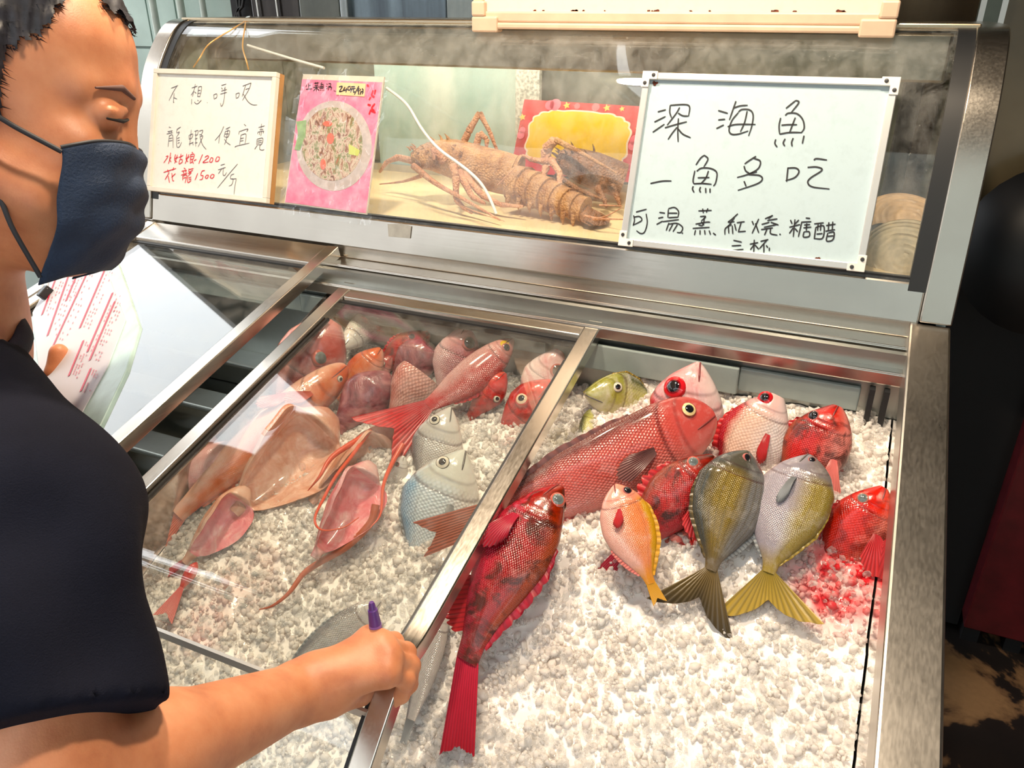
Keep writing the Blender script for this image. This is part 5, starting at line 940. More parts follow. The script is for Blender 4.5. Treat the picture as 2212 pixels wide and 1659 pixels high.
lobA = thing('spiny_lobster', 'tan spiny lobster with tall arched leg and hollow carapace behind the glass', 'lobster', tuple(at_y(1030, 420, 1.36)), 'lobsters in the curved glass section')
ca = [at_y(px, py, yy) for px, py, yy in ((893, 345, 1.33), (930, 338, 1.34), (975, 342, 1.35), (1030, 358, 1.37), (1080, 372, 1.385), (1112, 380, 1.39))]; ca = smooth_path(ca, 18); q_ = np.linspace(0, 1, 18)
mb = MB(); loft(mb, ca, np.interp(q_, [0, .1, .4, .8, 1], [.014, .022, .036, .040, .038]), np.interp(q_, [0, .1, .4, .8, 1], [.016, .026, .038, .042, .040])); mb.build('carapace', M_LOB, lobA, 60)
mb = MB(); T_ = unit(ca[-1] - ca[-3]); mb.lathe([(.036, .0), (.041, .003), (.040, .008), (.034, .004), (.030, -.02), (.0, -.024)], ca[-1], T_, 26); mb.build('carapace_rim', M_LOB, lobA, 60)
rr = random.Random(9)
for k in range(26):
    f_ = rr.uniform(.05, .55); i = int(f_ * 17); a = rr.uniform(.25, 2.9); T_ = unit(ca[min(i + 1, 17)] - ca[i]); s_ = unit(np.cross(T_, (0, 0, 1))); u_ = np.cross(s_, T_); d_ = s_ * math.cos(a) + u_ * math.sin(a); R_ = np.interp(f_, [0, .1, .4, .8, 1], [.014, .022, .036, .040, .038]); p_ = ca[i] + d_ * R_ * .96; mb = MB(); mb.tube([p_, p_ + d_ * .006 - T_ * .003, p_ + d_ * .010 - T_ * .008], [.0024, .0016, .0002], 6); mb.build('spine', M_LOB, lobA, 60)
segs = smooth_path([at_y(px, py, yy) for px, py, yy in ((1112, 398, 1.345), (1150, 408, 1.335), (1190, 424, 1.325), (1228, 440, 1.315), (1262, 452, 1.31))], 15)
for k in range(7):
    a_, b_ = segs[k * 2], segs[min(k * 2 + 2, 14)]; R_ = .035 - .0022 * k; mb = MB(); L_ = b_ - a_; T_ = unit(L_)
    loft(mb, [a_ - T_ * .001, a_ + L_ * .12, a_ + L_ * .7, a_ + L_ * 1.12, a_ + L_ * 1.18], [R_ * .93, R_ * .99, R_ * 1.0, R_ * 1.04, R_ * .9], [R_ * 1.0, R_ * 1.05, R_ * 1.07, R_ * 1.12, R_ * .95]); mb.build('tail_segment', M_LOB, lobA, 50)
    for sg in (1,):
        s_ = unit(np.cross(T_, (0, 0, 1))); s_ = s_ if s_[1] < 0 else -s_; p_ = a_ + L_ * .5 + s_ * R_ * .95 - np.array([0, 0, R_ * .35]); mb = MB(); mb.tube([p_, p_ + s_ * .004 - np.array([0, 0, .012]), p_ + s_ * .002 - np.array([0, 0, .022])], [.006, .004, .0008], 7); mb.build('side_spike', M_LOB, lobA, 60)
fan0 = segs[-1]
for k, an in enumerate((-.7, -.35, 0, .35, .7)):
    T_ = unit(segs[-1] - segs[-3]); s_ = unit(np.cross(T_, (0, 0, 1))); d_ = unit(T_ * math.cos(an) + s_ * math.sin(an) - np.array([0, 0, .25])); mb = MB(); loft(mb, [fan0, fan0 + d_ * .015, fan0 + d_ * .035, fan0 + d_ * .05], [.010, .006, .004, .001], [.008, .016, .018, .008], 12); mb.build('tail_fan_blade', M_LOB2, lobA, 60)
for pts in ([(990, 330, 1.40), (1012, 285, 1.40), (1036, 243, 1.41), (1058, 285, 1.41), (1075, 328, 1.41)], [(1025, 330, 1.38), (1036, 288, 1.385), (1052, 300, 1.385), (1050, 330, 1.385)], [(978, 358, 1.30), (985, 380, 1.285), (985, 430, 1.275), (1000, 448, 1.27), (1020, 460, 1.265)], [(960, 350, 1.31), (935, 320, 1.30), (938, 345, 1.295)],
            [(1000, 375, 1.32), (1040, 420, 1.30), (1080, 442, 1.29), (1130, 446, 1.285)], [(990, 370, 1.31), (1020, 425, 1.29), (1048, 440, 1.28)], [(905, 350, 1.33), (860, 340, 1.35), (835, 350, 1.36), (820, 372, 1.36)]):
    limb(lobA, pts, 1.3, .0085, M_LEG)
for pts, r_ in (([(893, 358, 1.31), (940, 395, 1.285), (1010, 435, 1.26), (1080, 475, 1.235)], .0065), ([(910, 380, 1.32), (870, 392, 1.34), (820, 398, 1.36)], .004), ([(1075, 400, 1.30), (1100, 375, 1.30), (1125, 350, 1.31)], .0015), ([(985, 440, 1.25), (1040, 462, 1.24), (1090, 478, 1.22)], .0016)):
    P = smooth_path([at_y(*q) for q in pts], 26); mb = MB(); mb.tube(P, np.linspace(r_, r_ * .25, 26), 8); mb.build('antenna', M_LEG, lobA, 60)
for dx, dy in ((0, 0), (14, -4)): mb = MB(); p_ = at_y(968 + dx, 322 + dy, 1.335); mb.lathe([(0, .006), (.004, .005), (.006, 0), (.004, -.005), (0, -.006)], p_, (0, -1, .2), 12); mb.build('eye', M_LOB2, lobA, 60)
lobB = thing('spiny_lobster', 'dark brown spiny lobster with raised spiky antenna in front of the yellow card', 'lobster', tuple(at_y(1280, 420, 1.42)), 'lobsters in the curved glass section')
cb = smooth_path([at_y(px, py, yy) for px, py, yy in ((1205, 360, 1.42), (1230, 352, 1.43), (1265, 362, 1.44), (1310, 378, 1.45), (1345, 390, 1.46))], 16); q_ = np.linspace(0, 1, 16)
mb = MB(); loft(mb, cb, np.interp(q_, [0, .15, .6, 1], [.014, .026, .034, .032]), np.interp(q_, [0, .15, .6, 1], [.018, .030, .038, .034])); mb.build('carapace', M_LOB2, lobB, 60)
for k in range(14):
    i = rr.randrange(1, 9); a = rr.uniform(.5, 2.7); T_ = unit(cb[i + 1] - cb[i]); s_ = unit(np.cross(T_, (0, 0, 1))); u_ = np.cross(s_, T_); d_ = s_ * math.cos(a) + u_ * math.sin(a); p_ = cb[i] + d_ * np.interp(i / 15, [0, .15, .6, 1], [.014, .026, .034, .032]); mb = MB(); mb.tube([p_, p_ + d_ * .006 - T_ * .003, p_ + d_ * .012 - T_ * .008], [.0026, .0018, .0002], 6); mb.build('spine', M_LOB2, lobB, 60)
limb(lobB, [(1180, 352, 1.40), (1180, 322, 1.395), (1198, 302, 1.39)], 1.4, .0115, M_LEG, 'antenna_base', .8)
P = smooth_path([at_y(*q) for q in ((1200, 302, 1.39), (1245, 325, 1.385), (1290, 350, 1.38), (1332, 374, 1.375))], 26); mb = MB(); mb.tube(P, np.linspace(.006, .0018, 26), 8); mb.build('antenna', M_LOB, lobB, 60)
for pts in ([(1185, 350, 1.39), (1150, 345, 1.385), (1128, 335, 1.385)], [(1180, 360, 1.36), (1172, 385, 1.34), (1168, 435, 1.31)], [(1190, 345, 1.37), (1210, 375, 1.34), (1206, 435, 1.30), (1204, 452, 1.29)], [(1200, 380, 1.38), (1250, 410, 1.36), (1300, 430, 1.35)], [(1290, 405, 1.40), (1305, 430, 1.38), (1310, 448, 1.37)], [(1320, 400, 1.41), (1335, 430, 1.40), (1340, 446, 1.39)]): limb(lobB, pts, 1.4, .0075, M_LEG if pts[0][0] < 1200 else M_LOB2)
for pts, r_ in (([(1262, 466, 1.27), (1300, 470, 1.26), (1345, 448, 1.26)], .0022), ([(1295, 443, 1.29), (1345, 445, 1.27)], .0018), ([(1280, 472, 1.26), (1350, 474, 1.26)], .003)):
    P = smooth_path([at_y(*q) for q in pts], 20); mb = MB(); mb.tube(P, np.linspace(r_, r_ * .3, 20), 7); mb.build('antenna', M_LEG, lobB, 60)
# clams behind the big board, right end
def clam(lab, cx, cy, yy, R_, ax, upv, col):
    t = thing('clam', lab, 'clam', tuple(at_y(cx, cy, yy)), 'large clams at the right end'); c_ = at_y(cx, cy, yy); u_ = unit(upv); n_ = unit(np.asarray(ax, float) - u_ * (np.asarray(ax, float) @ u_)); s_ = np.cross(u_, n_)
    m = simple('clam_%s' % col[0], srgb(*col[1]), .5, var=.18, vscale=70)
    for sg in (1, -1):
        G = []
        for f_ in np.linspace(0, 1, 26):
            a_r = R_ * (math.sin(f_ * math.pi / 2)) ; hgt = R_ * .42 * math.cos(f_ * math.pi / 2) ** .8 + .0016 * math.sin(f_ * 60); G.append([c_ + (s_ * math.cos(b_) * 1.25 + u_ * (math.sin(b_) * .95 - .12 * (1 - f_))) * a_r + n_ * sg * hgt for b_ in np.linspace(0, 2 * math.pi, 40, endpoint=False)])
        mb = MB(); mb.grid(np.array(G), close_v=True, flip=sg > 0); mb.build('shell_half', m, t, 80)
clam('large ridged cream clam lying in front at the right end of the deck', 1965, 560, 1.25, .058, (-.3, -.8, .5), (.3, .2, .9), ('front', (206, 190, 160)))
clam('brown ridged clam behind the cream one at the right end', 1962, 492, 1.36, .060, (0, -.6, .8), (.5, .6, .5), ('rear', (176, 146, 112)))
mb = MB(); loft(mb, smooth_path([at_y(*q) for q in ((1898, 500, 1.32), (1905, 520, 1.30), (1925, 548, 1.27))], 10), np.full(10, .016), np.full(10, .018)); tag(mb.build('clam_neck', simple('dark_clam_flesh', (.03, .032, .03), .35, var=.3, vscale=90), None, 60), 'dark wet clam neck between the shells and the whiteboard', 'clam')
# white cord inside the glass
def on_glass(px, py, off):
    d = ray(px, py); ys = np.linspace(1.17, 1.345, 300); zz = CAM[2] + d[2] * ys / d[1]; pz = np.interp(ys - off, prof[:, 0], prof[:, 1]); k = int(np.argmin(np.abs(zz - pz))); return CAM + d * (ys[k] / d[1])
cord = thing('power_cable', 'thin white cord curving down inside the curved glass above the lobster', 'cord', tuple(on_glass(905, 270, .02)))
for pts in ([(535, 98), (590, 115), (640, 130), (700, 147)], [(835, 190), (880, 225), (905, 270), (945, 320), (990, 352), (1035, 390), (1058, 428), (1072, 462)]):
    P = smooth_path([on_glass(x, y, .018) for x, y in pts], 50); k_ = np.ones(7) / 7
    for i in range(3): P[3:-3, i] = np.convolve(P[:, i], k_, 'valid')
    mb = MB(); mb.tube(P, .0026, 8); mb.build('cable_run', simple('white_pvc', (.85, .86, .86), .3), cord, 80)
# ================================================================ person
class SDF:
    """signed distance field on a grid, polygonised with surface nets"""
    def __init__(s, lo, hi, h):
        s.lo = np.array(lo, float); s.h = h; s.n = np.ceil((np.array(hi) - s.lo) / h).astype(int) + 1; s.d = np.full(s.n, .5, np.float32)
    def _win(s, lo, hi):
        a = np.clip(np.floor((lo - s.lo) / s.h).astype(int), 0, s.n); b = np.clip(np.ceil((hi - s.lo) / s.h).astype(int) + 1, 0, s.n)
        if np.any(b <= a): return None, None
        ax = [s.lo[i] + s.h * np.arange(a[i], b[i], dtype=np.float32) for i in range(3)]
        G = np.stack(np.meshgrid(*ax, indexing='ij'), -1).astype(np.float32); return (slice(a[0], b[0]), slice(a[1], b[1]), slice(a[2], b[2])), G
    def _union(s, w, d, k):
        o = s.d[w]
        if k > 0: hh = np.clip(.5 + .5 * (o - d) / k, 0, 1); s.d[w] = o * (1 - hh) + d * hh - k * hh * (1 - hh)
        else: s.d[w] = np.minimum(o, d)
    def _sub(s, w, d, k):
        o = s.d[w]; hh = np.clip(.5 - .5 * (o + d) / k, 0, 1); s.d[w] = o * (1 - hh) - d * hh + k * hh * (1 - hh)
    def cone(s, a, b, ra, rb, k=.01, sub=False):
        a = np.asarray(a, float); b = np.asarray(b, float); m = max(ra, rb) + 3 * k + 2 * s.h
        w, G = s._win(np.minimum(a, b) - m, np.maximum(a, b) + m)
        if w is None: return
        ab = (b - a).astype(np.float32); t = np.clip(((G - a.astype(np.float32)) @ ab) / (ab @ ab + 1e-12), 0, 1)
        d = np.linalg.norm(G - (a.astype(np.float32) + t[..., None] * ab), axis=-1) - (ra + (rb - ra) * t)
        (s._sub if sub else s._union)(w, d.astype(np.float32), k)
    def ell(s, c, r, R=None, k=.01, sub=False):
        c = np.asarray(c, float); r = np.asarray(r, float); m = r.max() + 3 * k + 2 * s.h; w, G = s._win(c - m, c + m)
        if w is None: return
        q = (G - c.astype(np.float32)); q = q @ (np.eye(3) if R is None else np.asarray(R)).T.astype(np.float32)
        k0 = np.linalg.norm(q / r, axis=-1); k1 = np.linalg.norm(q / (r * r), axis=-1); d = k0 * (k0 - 1) / (k1 + 1e-9)
        (s._sub if sub else s._union)(w, d.astype(np.float32), k)
    def mesh(s, relax=2):
        D = s.d; I = D < 0; n = np.array(D.shape); c = np.zeros(n - 1, np.int8)
        for dx in (0, 1):
            for dy in (0, 1):
                for dz in (0, 1): c += I[dx:n[0] - 1 + dx, dy:n[1] - 1 + dy, dz:n[2] - 1 + dz]
        act = (c > 0) & (c < 8); ids = np.full(n - 1, -1, np.int64); cells = np.argwhere(act); ids[act] = np.arange(len(cells))
        acc = np.zeros((len(cells), 3)); cnt = np.zeros(len(cells))
        for ax in range(3):
            o1, o2 = [i for i in range(3) if i != ax]
            for p in (0, 1):
                for q in (0, 1):
                    st = np.zeros(3, int); st[o1] = p; st[o2] = q; en = st.copy(); en[ax] = 1
                    a = D[tuple((cells + st).T)]; b = D[tuple((cells + en).T)]; m = (a < 0) != (b < 0); t = np.where(m, a / (a - b + 1e-12), 0)
                    pt = np.tile(st.astype(float), (len(cells), 1)); pt[:, ax] = t; acc += pt * m[:, None]; cnt += m
        V = s.lo + s.h * (cells + acc / np.maximum(cnt, 1)[:, None]); F = []
        for ax in range(3):
            o1, o2 = (ax + 1) % 3, (ax + 2) % 3; sl0 = [slice(None)] * 3; sl1 = [slice(None)] * 3; sl0[ax] = slice(0, -1); sl1[ax] = slice(1, None)
            a, b = I[tuple(sl0)], I[tuple(sl1)]; E = np.argwhere(a != b); E = E[(E[:, o1] > 0) & (E[:, o2] > 0) & (E[:, o1] < n[o1] - 1) & (E[:, o2] < n[o2] - 1)]
            e1 = np.zeros(3, int); e1[o1] = 1; e2 = np.zeros(3, int); e2[o2] = 1
            q = np.stack([ids[tuple((E - e1 - e2).T)], ids[tuple((E - e2).T)], ids[tuple(E.T)], ids[tuple((E - e1).T)]], -1)
            fl = ~a[tuple(E.T)]; q[fl] = q[fl][:, ::-1]; F.append(q)
        F = np.vstack(F); F = F[(F >= 0).all(1)]
        for _ in range(relax):
            sm = np.zeros_like(V); ct = np.zeros(len(V))
            for i in range(4):
                j = (i + 1) % 4; np.add.at(sm, F[:, i], V[F[:, j]]); np.add.at(ct, F[:, i], 1); np.add.at(sm, F[:, j], V[F[:, i]]); np.add.at(ct, F[:, j], 1)
            V = V * .5 + .5 * sm / np.maximum(ct, 1)[:, None]
        return V, F
def c2w(v): return CAM + RW @ np.asarray(v, float)
def dirw(v): return RW @ np.asarray(v, float)
A = at_depth
HO = A(30, 262, .62); hF = unit(dirw((.955, -.03, .28))); hU = dirw((-.03, -.97, -.18)); hU = unit(hU - hF * (hU @ hF)); hR = np.cross(hF, hU)
if hR @ (CAM - HO) < 0: hR = -hR            # towards the camera: his right side
def hp(f, r, u): return HO + hF * f + hR * r + hU * u
HM = np.stack([hF, hR, hU])                 # world -> head axes
neck = A(-195, 725, .67); rsh = A(52, 1125, .56); elb = A(95, 1725, .50); wri = A(652, 1494, .73)
lsh = c2w(np.array([-.575, .0, .78])); lelb = c2w(np.array([-.66, .22, .84])); lwr = A(20, 850, .86)
hip = np.array([-.80, .10, .92])
pts = np.array([HO, neck, rsh, elb, wri, lsh, lelb, A(900, 1400, .8), A(130, 760, .84), hip]); lo = pts.min(0) - .16; hi = pts.max(0) + .16; lo[2] = .90
S = SDF(lo, hi, .0024)
# head
S.ell(hp(-.02, 0, .042), (.098, .076, .088), HM, .02); S.ell(hp(.026, 0, -.030), (.058, .060, .090), HM, .02); S.ell(hp(.028, 0, -.078), (.046, .048, .036), HM, .02)
S.ell(hp(.040, 0, .055), (.052, .058, .055), HM, .02)
for sg in (1, -1):
    S.cone(hp(.078, .016 * sg, .024), hp(.060, .044 * sg, .022), .011, .006, .020)        # brow ridge
    S.ell(hp(.046, .044 * sg, -.024), (.024, .015, .018), HM, .014)                        # cheekbone
    S.ell(hp(.092, .034 * sg, .006), (.015, .018, .009), HM, .012, sub=True)               # eye socket
    S.ell(hp(.0715, .033 * sg, .004), (.0128, .0150, .0115), HM, .007)                     # lids over the eyeball
    S.cone(hp(.084, .022 * sg, .010), hp(.078, .046 * sg, .006), .0035, .003, .004)        # upper lid fold
    S.cone(hp(.020, .050 * sg, -.060), hp(-.030, .062 * sg, -.035), .022, .018, .02)       # jaw angle
    S.ell(hp(-.012, .076 * sg, -.005), (.017, .008, .030), HM, .006)                       # ear
S.cone(hp(.080, 0, .014), hp(.080, 0, -.030), .009, .009, .010); S.ell(hp(.072, 0, -.038), (.011, .015, .010), HM, .008)
S.ell(hp(.064, 0, -.066), (.010, .020, .012), HM, .01); S.ell(hp(.052, 0, -.092), (.014, .018, .014), HM, .015)
S.cone(hp(-.035, 0, -.05), neck, .050, .060, .025)
# trunk under the shirt and both arms
S.cone(neck, neck * .6 + hip * .4, .085, .115, .05); S.cone(neck * .6 + hip * .4, hip, .115, .115, .05)
S.cone(A(-110, 810, .63), rsh, .043, .052, .04); S.cone(neck + [0, 0, -.05], lsh, .06, .055, .05)
S.cone(rsh, elb, .052, .043, .03); m1 = elb * .68 + wri * .32; S.cone(elb, m1, .042, .042, .02); S.cone(m1, wri, .041, .0265, .02)
S.cone(lsh, lelb, .05, .042, .03); S.cone(lelb, lwr, .04, .027, .02)
# right hand closed over the lid rail
MCP = [A(798, 1380, .765), A(826, 1392, .755), A(840, 1420, .745), A(835, 1456, .735)]
PIP = [A(850, 1388, .795), A(876, 1410, .783), A(886, 1438, .770), A(877, 1470, .757)]
DIP = [A(866, 1412, .818), A(884, 1446, .802), A(884, 1478, .787), A(868, 1502, .770)]
TIP = [A(856, 1436, .822), A(868, 1474, .806), A(868, 1502, .790), A(850, 1516, .775)]
FR = [.0098, .0100, .0095, .0085]
wr2 = wri * .8 + (MCP[1] * .5 + MCP[2] * .5) * .2
S.cone(wri, wr2, .027, .027, .015)
for i in range(4):
    S.cone(wr2, MCP[i], .022, .0115, .012); S.cone(MCP[i], PIP[i], FR[i] * 1.05, FR[i] * .96, .003); S.cone(PIP[i], DIP[i], FR[i], FR[i] * .92, .0035); S.cone(DIP[i], TIP[i], FR[i] * .92, FR[i] * .78, .003)
    S.ell(MCP[i], (.0122,) * 3, None, .008); S.ell(PIP[i], (FR[i] * 1.06,) * 3, None, .004)
TB = [A(715, 1500, .735), A(775, 1492, .775), A(815, 1470, .805), A(838, 1462, .820)]
S.cone(TB[0], TB[1], .02, .015, .012); S.cone(TB[1], TB[2], .0135, .011, .006); S.cone(TB[2], TB[3], .011, .0085, .004)
# left hand holding the menu board: palm under the board, thumb on top
lp = A(75, 850, .885); S.cone(lwr, lp, .026, .024, .015)
th = [A(95, 860, .835), A(124, 808, .822), A(127, 762, .822)]
S.cone(lp, th[0], .018, .013, .012); S.cone(th[0], th[1], .0125, .0120, .006); S.cone(th[1], th[2], .0120, .0098, .004)
for q in range(4):
    b = lp * 1.0; e = A(150 + q * 12, 870 - q * 28, .905); S.cone(b, e, .012, .009, .008); S.cone(e, A(185 + q * 12, 850 - q * 30, .915), .009, .0075, .004)
V, F = S.mesh(2)
def skin_mat():
    m, nt, out = new_mat('tanned_skin'); t = NT(nt); p = t.pos(); n = t.noise(p, 28, 5, .6); f = t.noise(p, 700, 2)
    col = t.ramp(n, [(.3, srgb(184, 112, 76)), (.5, srgb(202, 132, 92)), (.72, srgb(212, 146, 106))])
    b = t.bsdf((1, 1, 1), .48, 0, t.bump(t.math('ADD', t.math('MULTIPLY', t.noise(p, 120, 4), .6), f), .12, .0012)); t.l(col, b.inputs['Base Color'])
    b.inputs['Subsurface Weight'].default_value = .25; b.inputs['Subsurface Radius'].default_value = (.01, .004, .002); b.inputs['Subsurface Scale'].default_value = .5
    t.l(b.outputs[0], out.inputs[0]); return m
person = thing('person', 'person in black T-shirt and navy face mask leaning over the case', 'person', (-.8, .1, 0))
M_SKIN = skin_mat()
body = link_mesh('body', np_mesh('body', V - ORIG[person.name], F), M_SKIN, person)
# ---- hair: cap lifted off the scalp plus short strands
q = (V - HO) @ HM.T; hl = np.interp(q[:, 0], [-.2, -.02, .010, .0125, .016, .040, .050, .058, .066, .074, .12], [-.085, -.03, -.004, .012, .034, .053, .074, .100, .104, .080, .074])
rr = np.linalg.norm(q * [1, 1.15, 1], axis=1); dep = q[:, 2] - hl + .004 * np.sin(q[:, 0] * 900) ; hairv = (dep > 0) & (rr < .2) & (q[:, 2] > -.09) & ~((q[:, 0] > -.03) & (q[:, 0] < .006) & (q[:, 2] < .026) & (np.abs(q[:, 1]) > .068))
fm = hairv[F].all(1); used = np.unique(F[fm]); remap = -np.ones(len(V), int); remap[used] = np.arange(len(used))
Nrm = unit((0, 0, 1)); cen = hp(-.02, 0, .03); dirn = V[used] - cen; dirn /= np.linalg.norm(dirn, axis=1)[:, None]
lift = .0035 + .005 * sstep(0, .03, dep[used]) + .0035 * vnoise(q[used, 0] * 1, q[used, 1] + q[used, 2], 160, 3)
HV = V[used] + dirn * lift[:, None]
M_HAIR = simple('dark_hair', (.020, .020, .028), .5, var=.4, vscale=120)
hair = link_mesh('hair', np_mesh('hair', HV - ORIG[person.name], remap[F[fm]]), M_HAIR, person)
ns = 9000; pick = RNG.integers(0, len(used), ns); B0 = V[used][pick] + dirn[pick] * .001; tang = np.cross(dirn[pick], hR); flow = unit(hF * .8 - hU * .5)
fl = flow - dirn[pick] * (dirn[pick] @ flow)[:, None]; ln = RNG.uniform(.008, .022, ns) * (.35 + .65 * sstep(.0, .04, dep[used][pick]))
T1 = B0 + dirn[pick] * (ln * .5)[:, None] + fl * (ln * .6)[:, None] + RNG.normal(0, .0015, (ns, 3)); side = np.cross(fl, dirn[pick]); side /= np.linalg.norm(side, axis=1)[:, None] + 1e-9; w = .0006
SV = np.stack([B0 - side * w, B0 + side * w, B0 + dirn[pick] * w * 2, T1], 1).reshape(-1, 3); base = np.arange(ns)[:, None] * 4
SF = np.concatenate([base + np.array([[0, 1, 3]]), base + np.array([[1, 2, 3]]), base + np.array([[2, 0, 3]])], 0)
o = link_mesh('hair_strands', np_mesh('hair_strands', SV - ORIG[person.name], SF), M_HAIR, hair); o['kind'] = 'stuff'
# ---- brow, eye slit
mb = MB(); mb.tube([hp(.0915, .020, .020), hp(.0855, .034, .025), hp(.070, .052, .021)], [.0015, .0026, .0008], 8); mb.build('eyebrow', simple('brow_hair', (.12, .06, .05), .8), person, 80)
mb = MB(); mb.tube([hp(.0865, .024, .003), hp(.0850, .036, .000), hp(.0755, .047, .000)], [.0012, .0016, .0008], 6); mb.build('eyelashes', M_BLACK, person, 80)
# ---- face mask
us = np.linspace(-.116, -.016, 34); ph = np.linspace(-1.25, 1.25, 46)
fr = lambda u: np.interp(u, [-.13, -.118, -.095, -.07, -.045, -.022, -.008], [.044, .058, .078, .089, .092, .090, .086])
wd = lambda u: np.interp(u, [-.13, -.10, -.07, -.035, -.008], [.050, .066, .077, .079, .077])
bk = lambda u: np.interp(u, [-.13, -.10, -.06, -.008], [-.012, .0, .010, .022])
G = []
for u in us:
    row = []
    pl = .0022 * math.sin((u + .116) / .100 * math.pi * 7) 
    for p in ph:
        c, sn = math.cos(p), math.sin(p); w_ = abs(p) / 1.25
        f_ = bk(u) + (fr(u) - bk(u)) * max(0, c) ** .75; r_ = wd(u) * math.copysign(abs(sn) ** .85, sn) * 1.02
        f_ += pl * (1 - w_ ** 2) + .0012 * math.sin(p * 9 + u * 130); row.append(hp(f_, r_, u - .010 * w_ ** 3))
    G.append(row)
mb = MB(); mb.grid(np.array(G)); mask = mb.build('face_mask', simple('navy_mask_fabric', srgb(30, 48, 74), .75, var=.14, vscale=35, bump=.4, bscale=500), person, 80)
md = mask.modifiers.new('thick', 'SOLIDIFY'); md.thickness = .0016; md.offset = 0
M_LOOP = simple('black_elastic', (.015, .016, .022), .6)
e = 45 if G[0][-1] is not None else 0
cor_t = min((G[-2][0], G[-2][-1]), key=lambda p: np.linalg.norm(np.array(p) - CAM)); cor_b = min((G[2][0], G[2][-1]), key=lambda p: np.linalg.norm(np.array(p) - CAM))
for c, mid in ((cor_t, hp(.0, .0775, -.002)), (cor_b, hp(.0, .0705, -.052))):
    mb = MB(); mb.tube(smooth_path([c, (np.array(c) + mid) / 2 + hR * .004, mid, hp(-.03, .080, .0 if c is cor_t else -.032)], 20), .0019, 8); mb.build('ear_loop', M_LOOP, mask, 80)
for j in (33,):
    mb = MB(); mb.tube(np.array(G[j]), .0016, 6); mb.build('mask_seam', M_LOOP, mask, 80)
# ---- T-shirt: its own shape over the trunk, with open sleeve and neck band
T = SDF(lo, hi + 0, .005)
T.cone(neck + [0, 0, .04], neck * .6 + hip * .4, .070, .135, .05); T.cone(neck * .6 + hip * .4, hip, .135, .14, .06)
hem = rsh * .22 + elb * .78
T.cone(A(-110, 790, .63), rsh, .050, .070, .035); T.cone(rsh, rsh * .5 + hem * .5, .069, .066, .04); T.cone(rsh * .5 + hem * .5, hem, .066, .074, .03)
lhem = lsh * .3 + lelb * .7; T.cone(neck + [0, 0, -.055], lsh, .066, .064, .05); T.cone(lsh, lhem, .064, .066, .03)
ha = unit(elb - rsh)
def cutp(T, p, n, R):       # cut the cloth with a plane inside a ball
    w_, G_ = T._win(np.asarray(p) - R, np.asarray(p) + R); d_ = (G_ - np.asarray(p, np.float32)) @ np.asarray(n, np.float32); near_ = np.linalg.norm(G_ - np.asarray(p, np.float32), axis=-1) < R; T.d[w_] = np.where(near_, np.maximum(T.d[w_], d_), T.d[w_])
cutp(T, hem, unit(ha + hR * .15), .13); cutp(T, lhem, unit(lelb - lsh), .12); cutp(T, neck + [0, 0, .034], unit([.25, .12, 1]), .125)
TV, TF = T.mesh(2)
# fold relief along the sleeve
tt = (TV - rsh) @ ha; nrm = TV - (rsh + np.outer(tt, ha)); nl = np.linalg.norm(nrm, axis=1)[:, None] + 1e-9
near = sstep(.11, .075, np.linalg.norm(nrm, axis=1)) * sstep(-.05, .05, tt)
ang = np.arctan2(nrm @ np.cross(ha, hR), nrm @ hR)
TV = TV + nrm / nl * (near * (.004 * np.sin(ang * 5 + tt * 24) + .003 * np.sin(ang * 3 - tt * 50)))[:, None]
keep = TV[:, 2] > .905
kf = keep[TF].all(1); us_ = np.unique(TF[kf]); rm = -np.ones(len(TV), int); rm[us_] = np.arange(len(us_))
shirt = link_mesh('t_shirt', np_mesh('t_shirt', TV[us_] - ORIG[person.name], rm[TF[kf]]), simple('black_cotton', srgb(20, 22, 34), .9, var=.18, vscale=10, bump=.3, bscale=900, Specular_IOR_Level=.12), person)
md = shirt.modifiers.new('thick', 'SOLIDIFY'); md.thickness = .003; md.offset = 0
nn = unit([.25, .12, 1]); npnt = neck + [0, 0, .034]; dpl = (TV - npnt) @ nn; sel = TV[(np.abs(dpl) < .006) & (np.linalg.norm(TV - npnt, axis=1) < .125)]
nu = unit(np.cross(nn, hR)); nv = np.cross(nn, nu); cc_ = (sel.max(0) + sel.min(0)) / 2; rel = sel - cc_; an_ = np.arctan2(rel @ nv, rel @ nu); ra_ = np.hypot(rel @ nv, rel @ nu); bins = np.linspace(-math.pi, math.pi, 25)
rad_ = np.array([ra_[(an_ >= bins[i]) & (an_ < bins[i + 1])].max() if ((an_ >= bins[i]) & (an_ < bins[i + 1])).any() else np.median(ra_) for i in range(24)])
for _ in range(3): rad_ = (np.roll(rad_, 1) + 2 * rad_ + np.roll(rad_, -1)) / 4
ba_ = (bins[:-1] + bins[1:]) / 2; ring = [cc_ + (nu * math.cos(q) + nv * math.sin(q)) * (r_ + .001) for q, r_ in zip(list(ba_) + [ba_[0]], list(rad_) + [rad_[0]])]
mb = MB(); mb.tube(smooth_path(ring, 72), .0085, 10, cap=False); mb.build('collar', simple('dark_rib_knit', srgb(44, 46, 60), .85, bump=.4, bscale=700), shirt, 80)
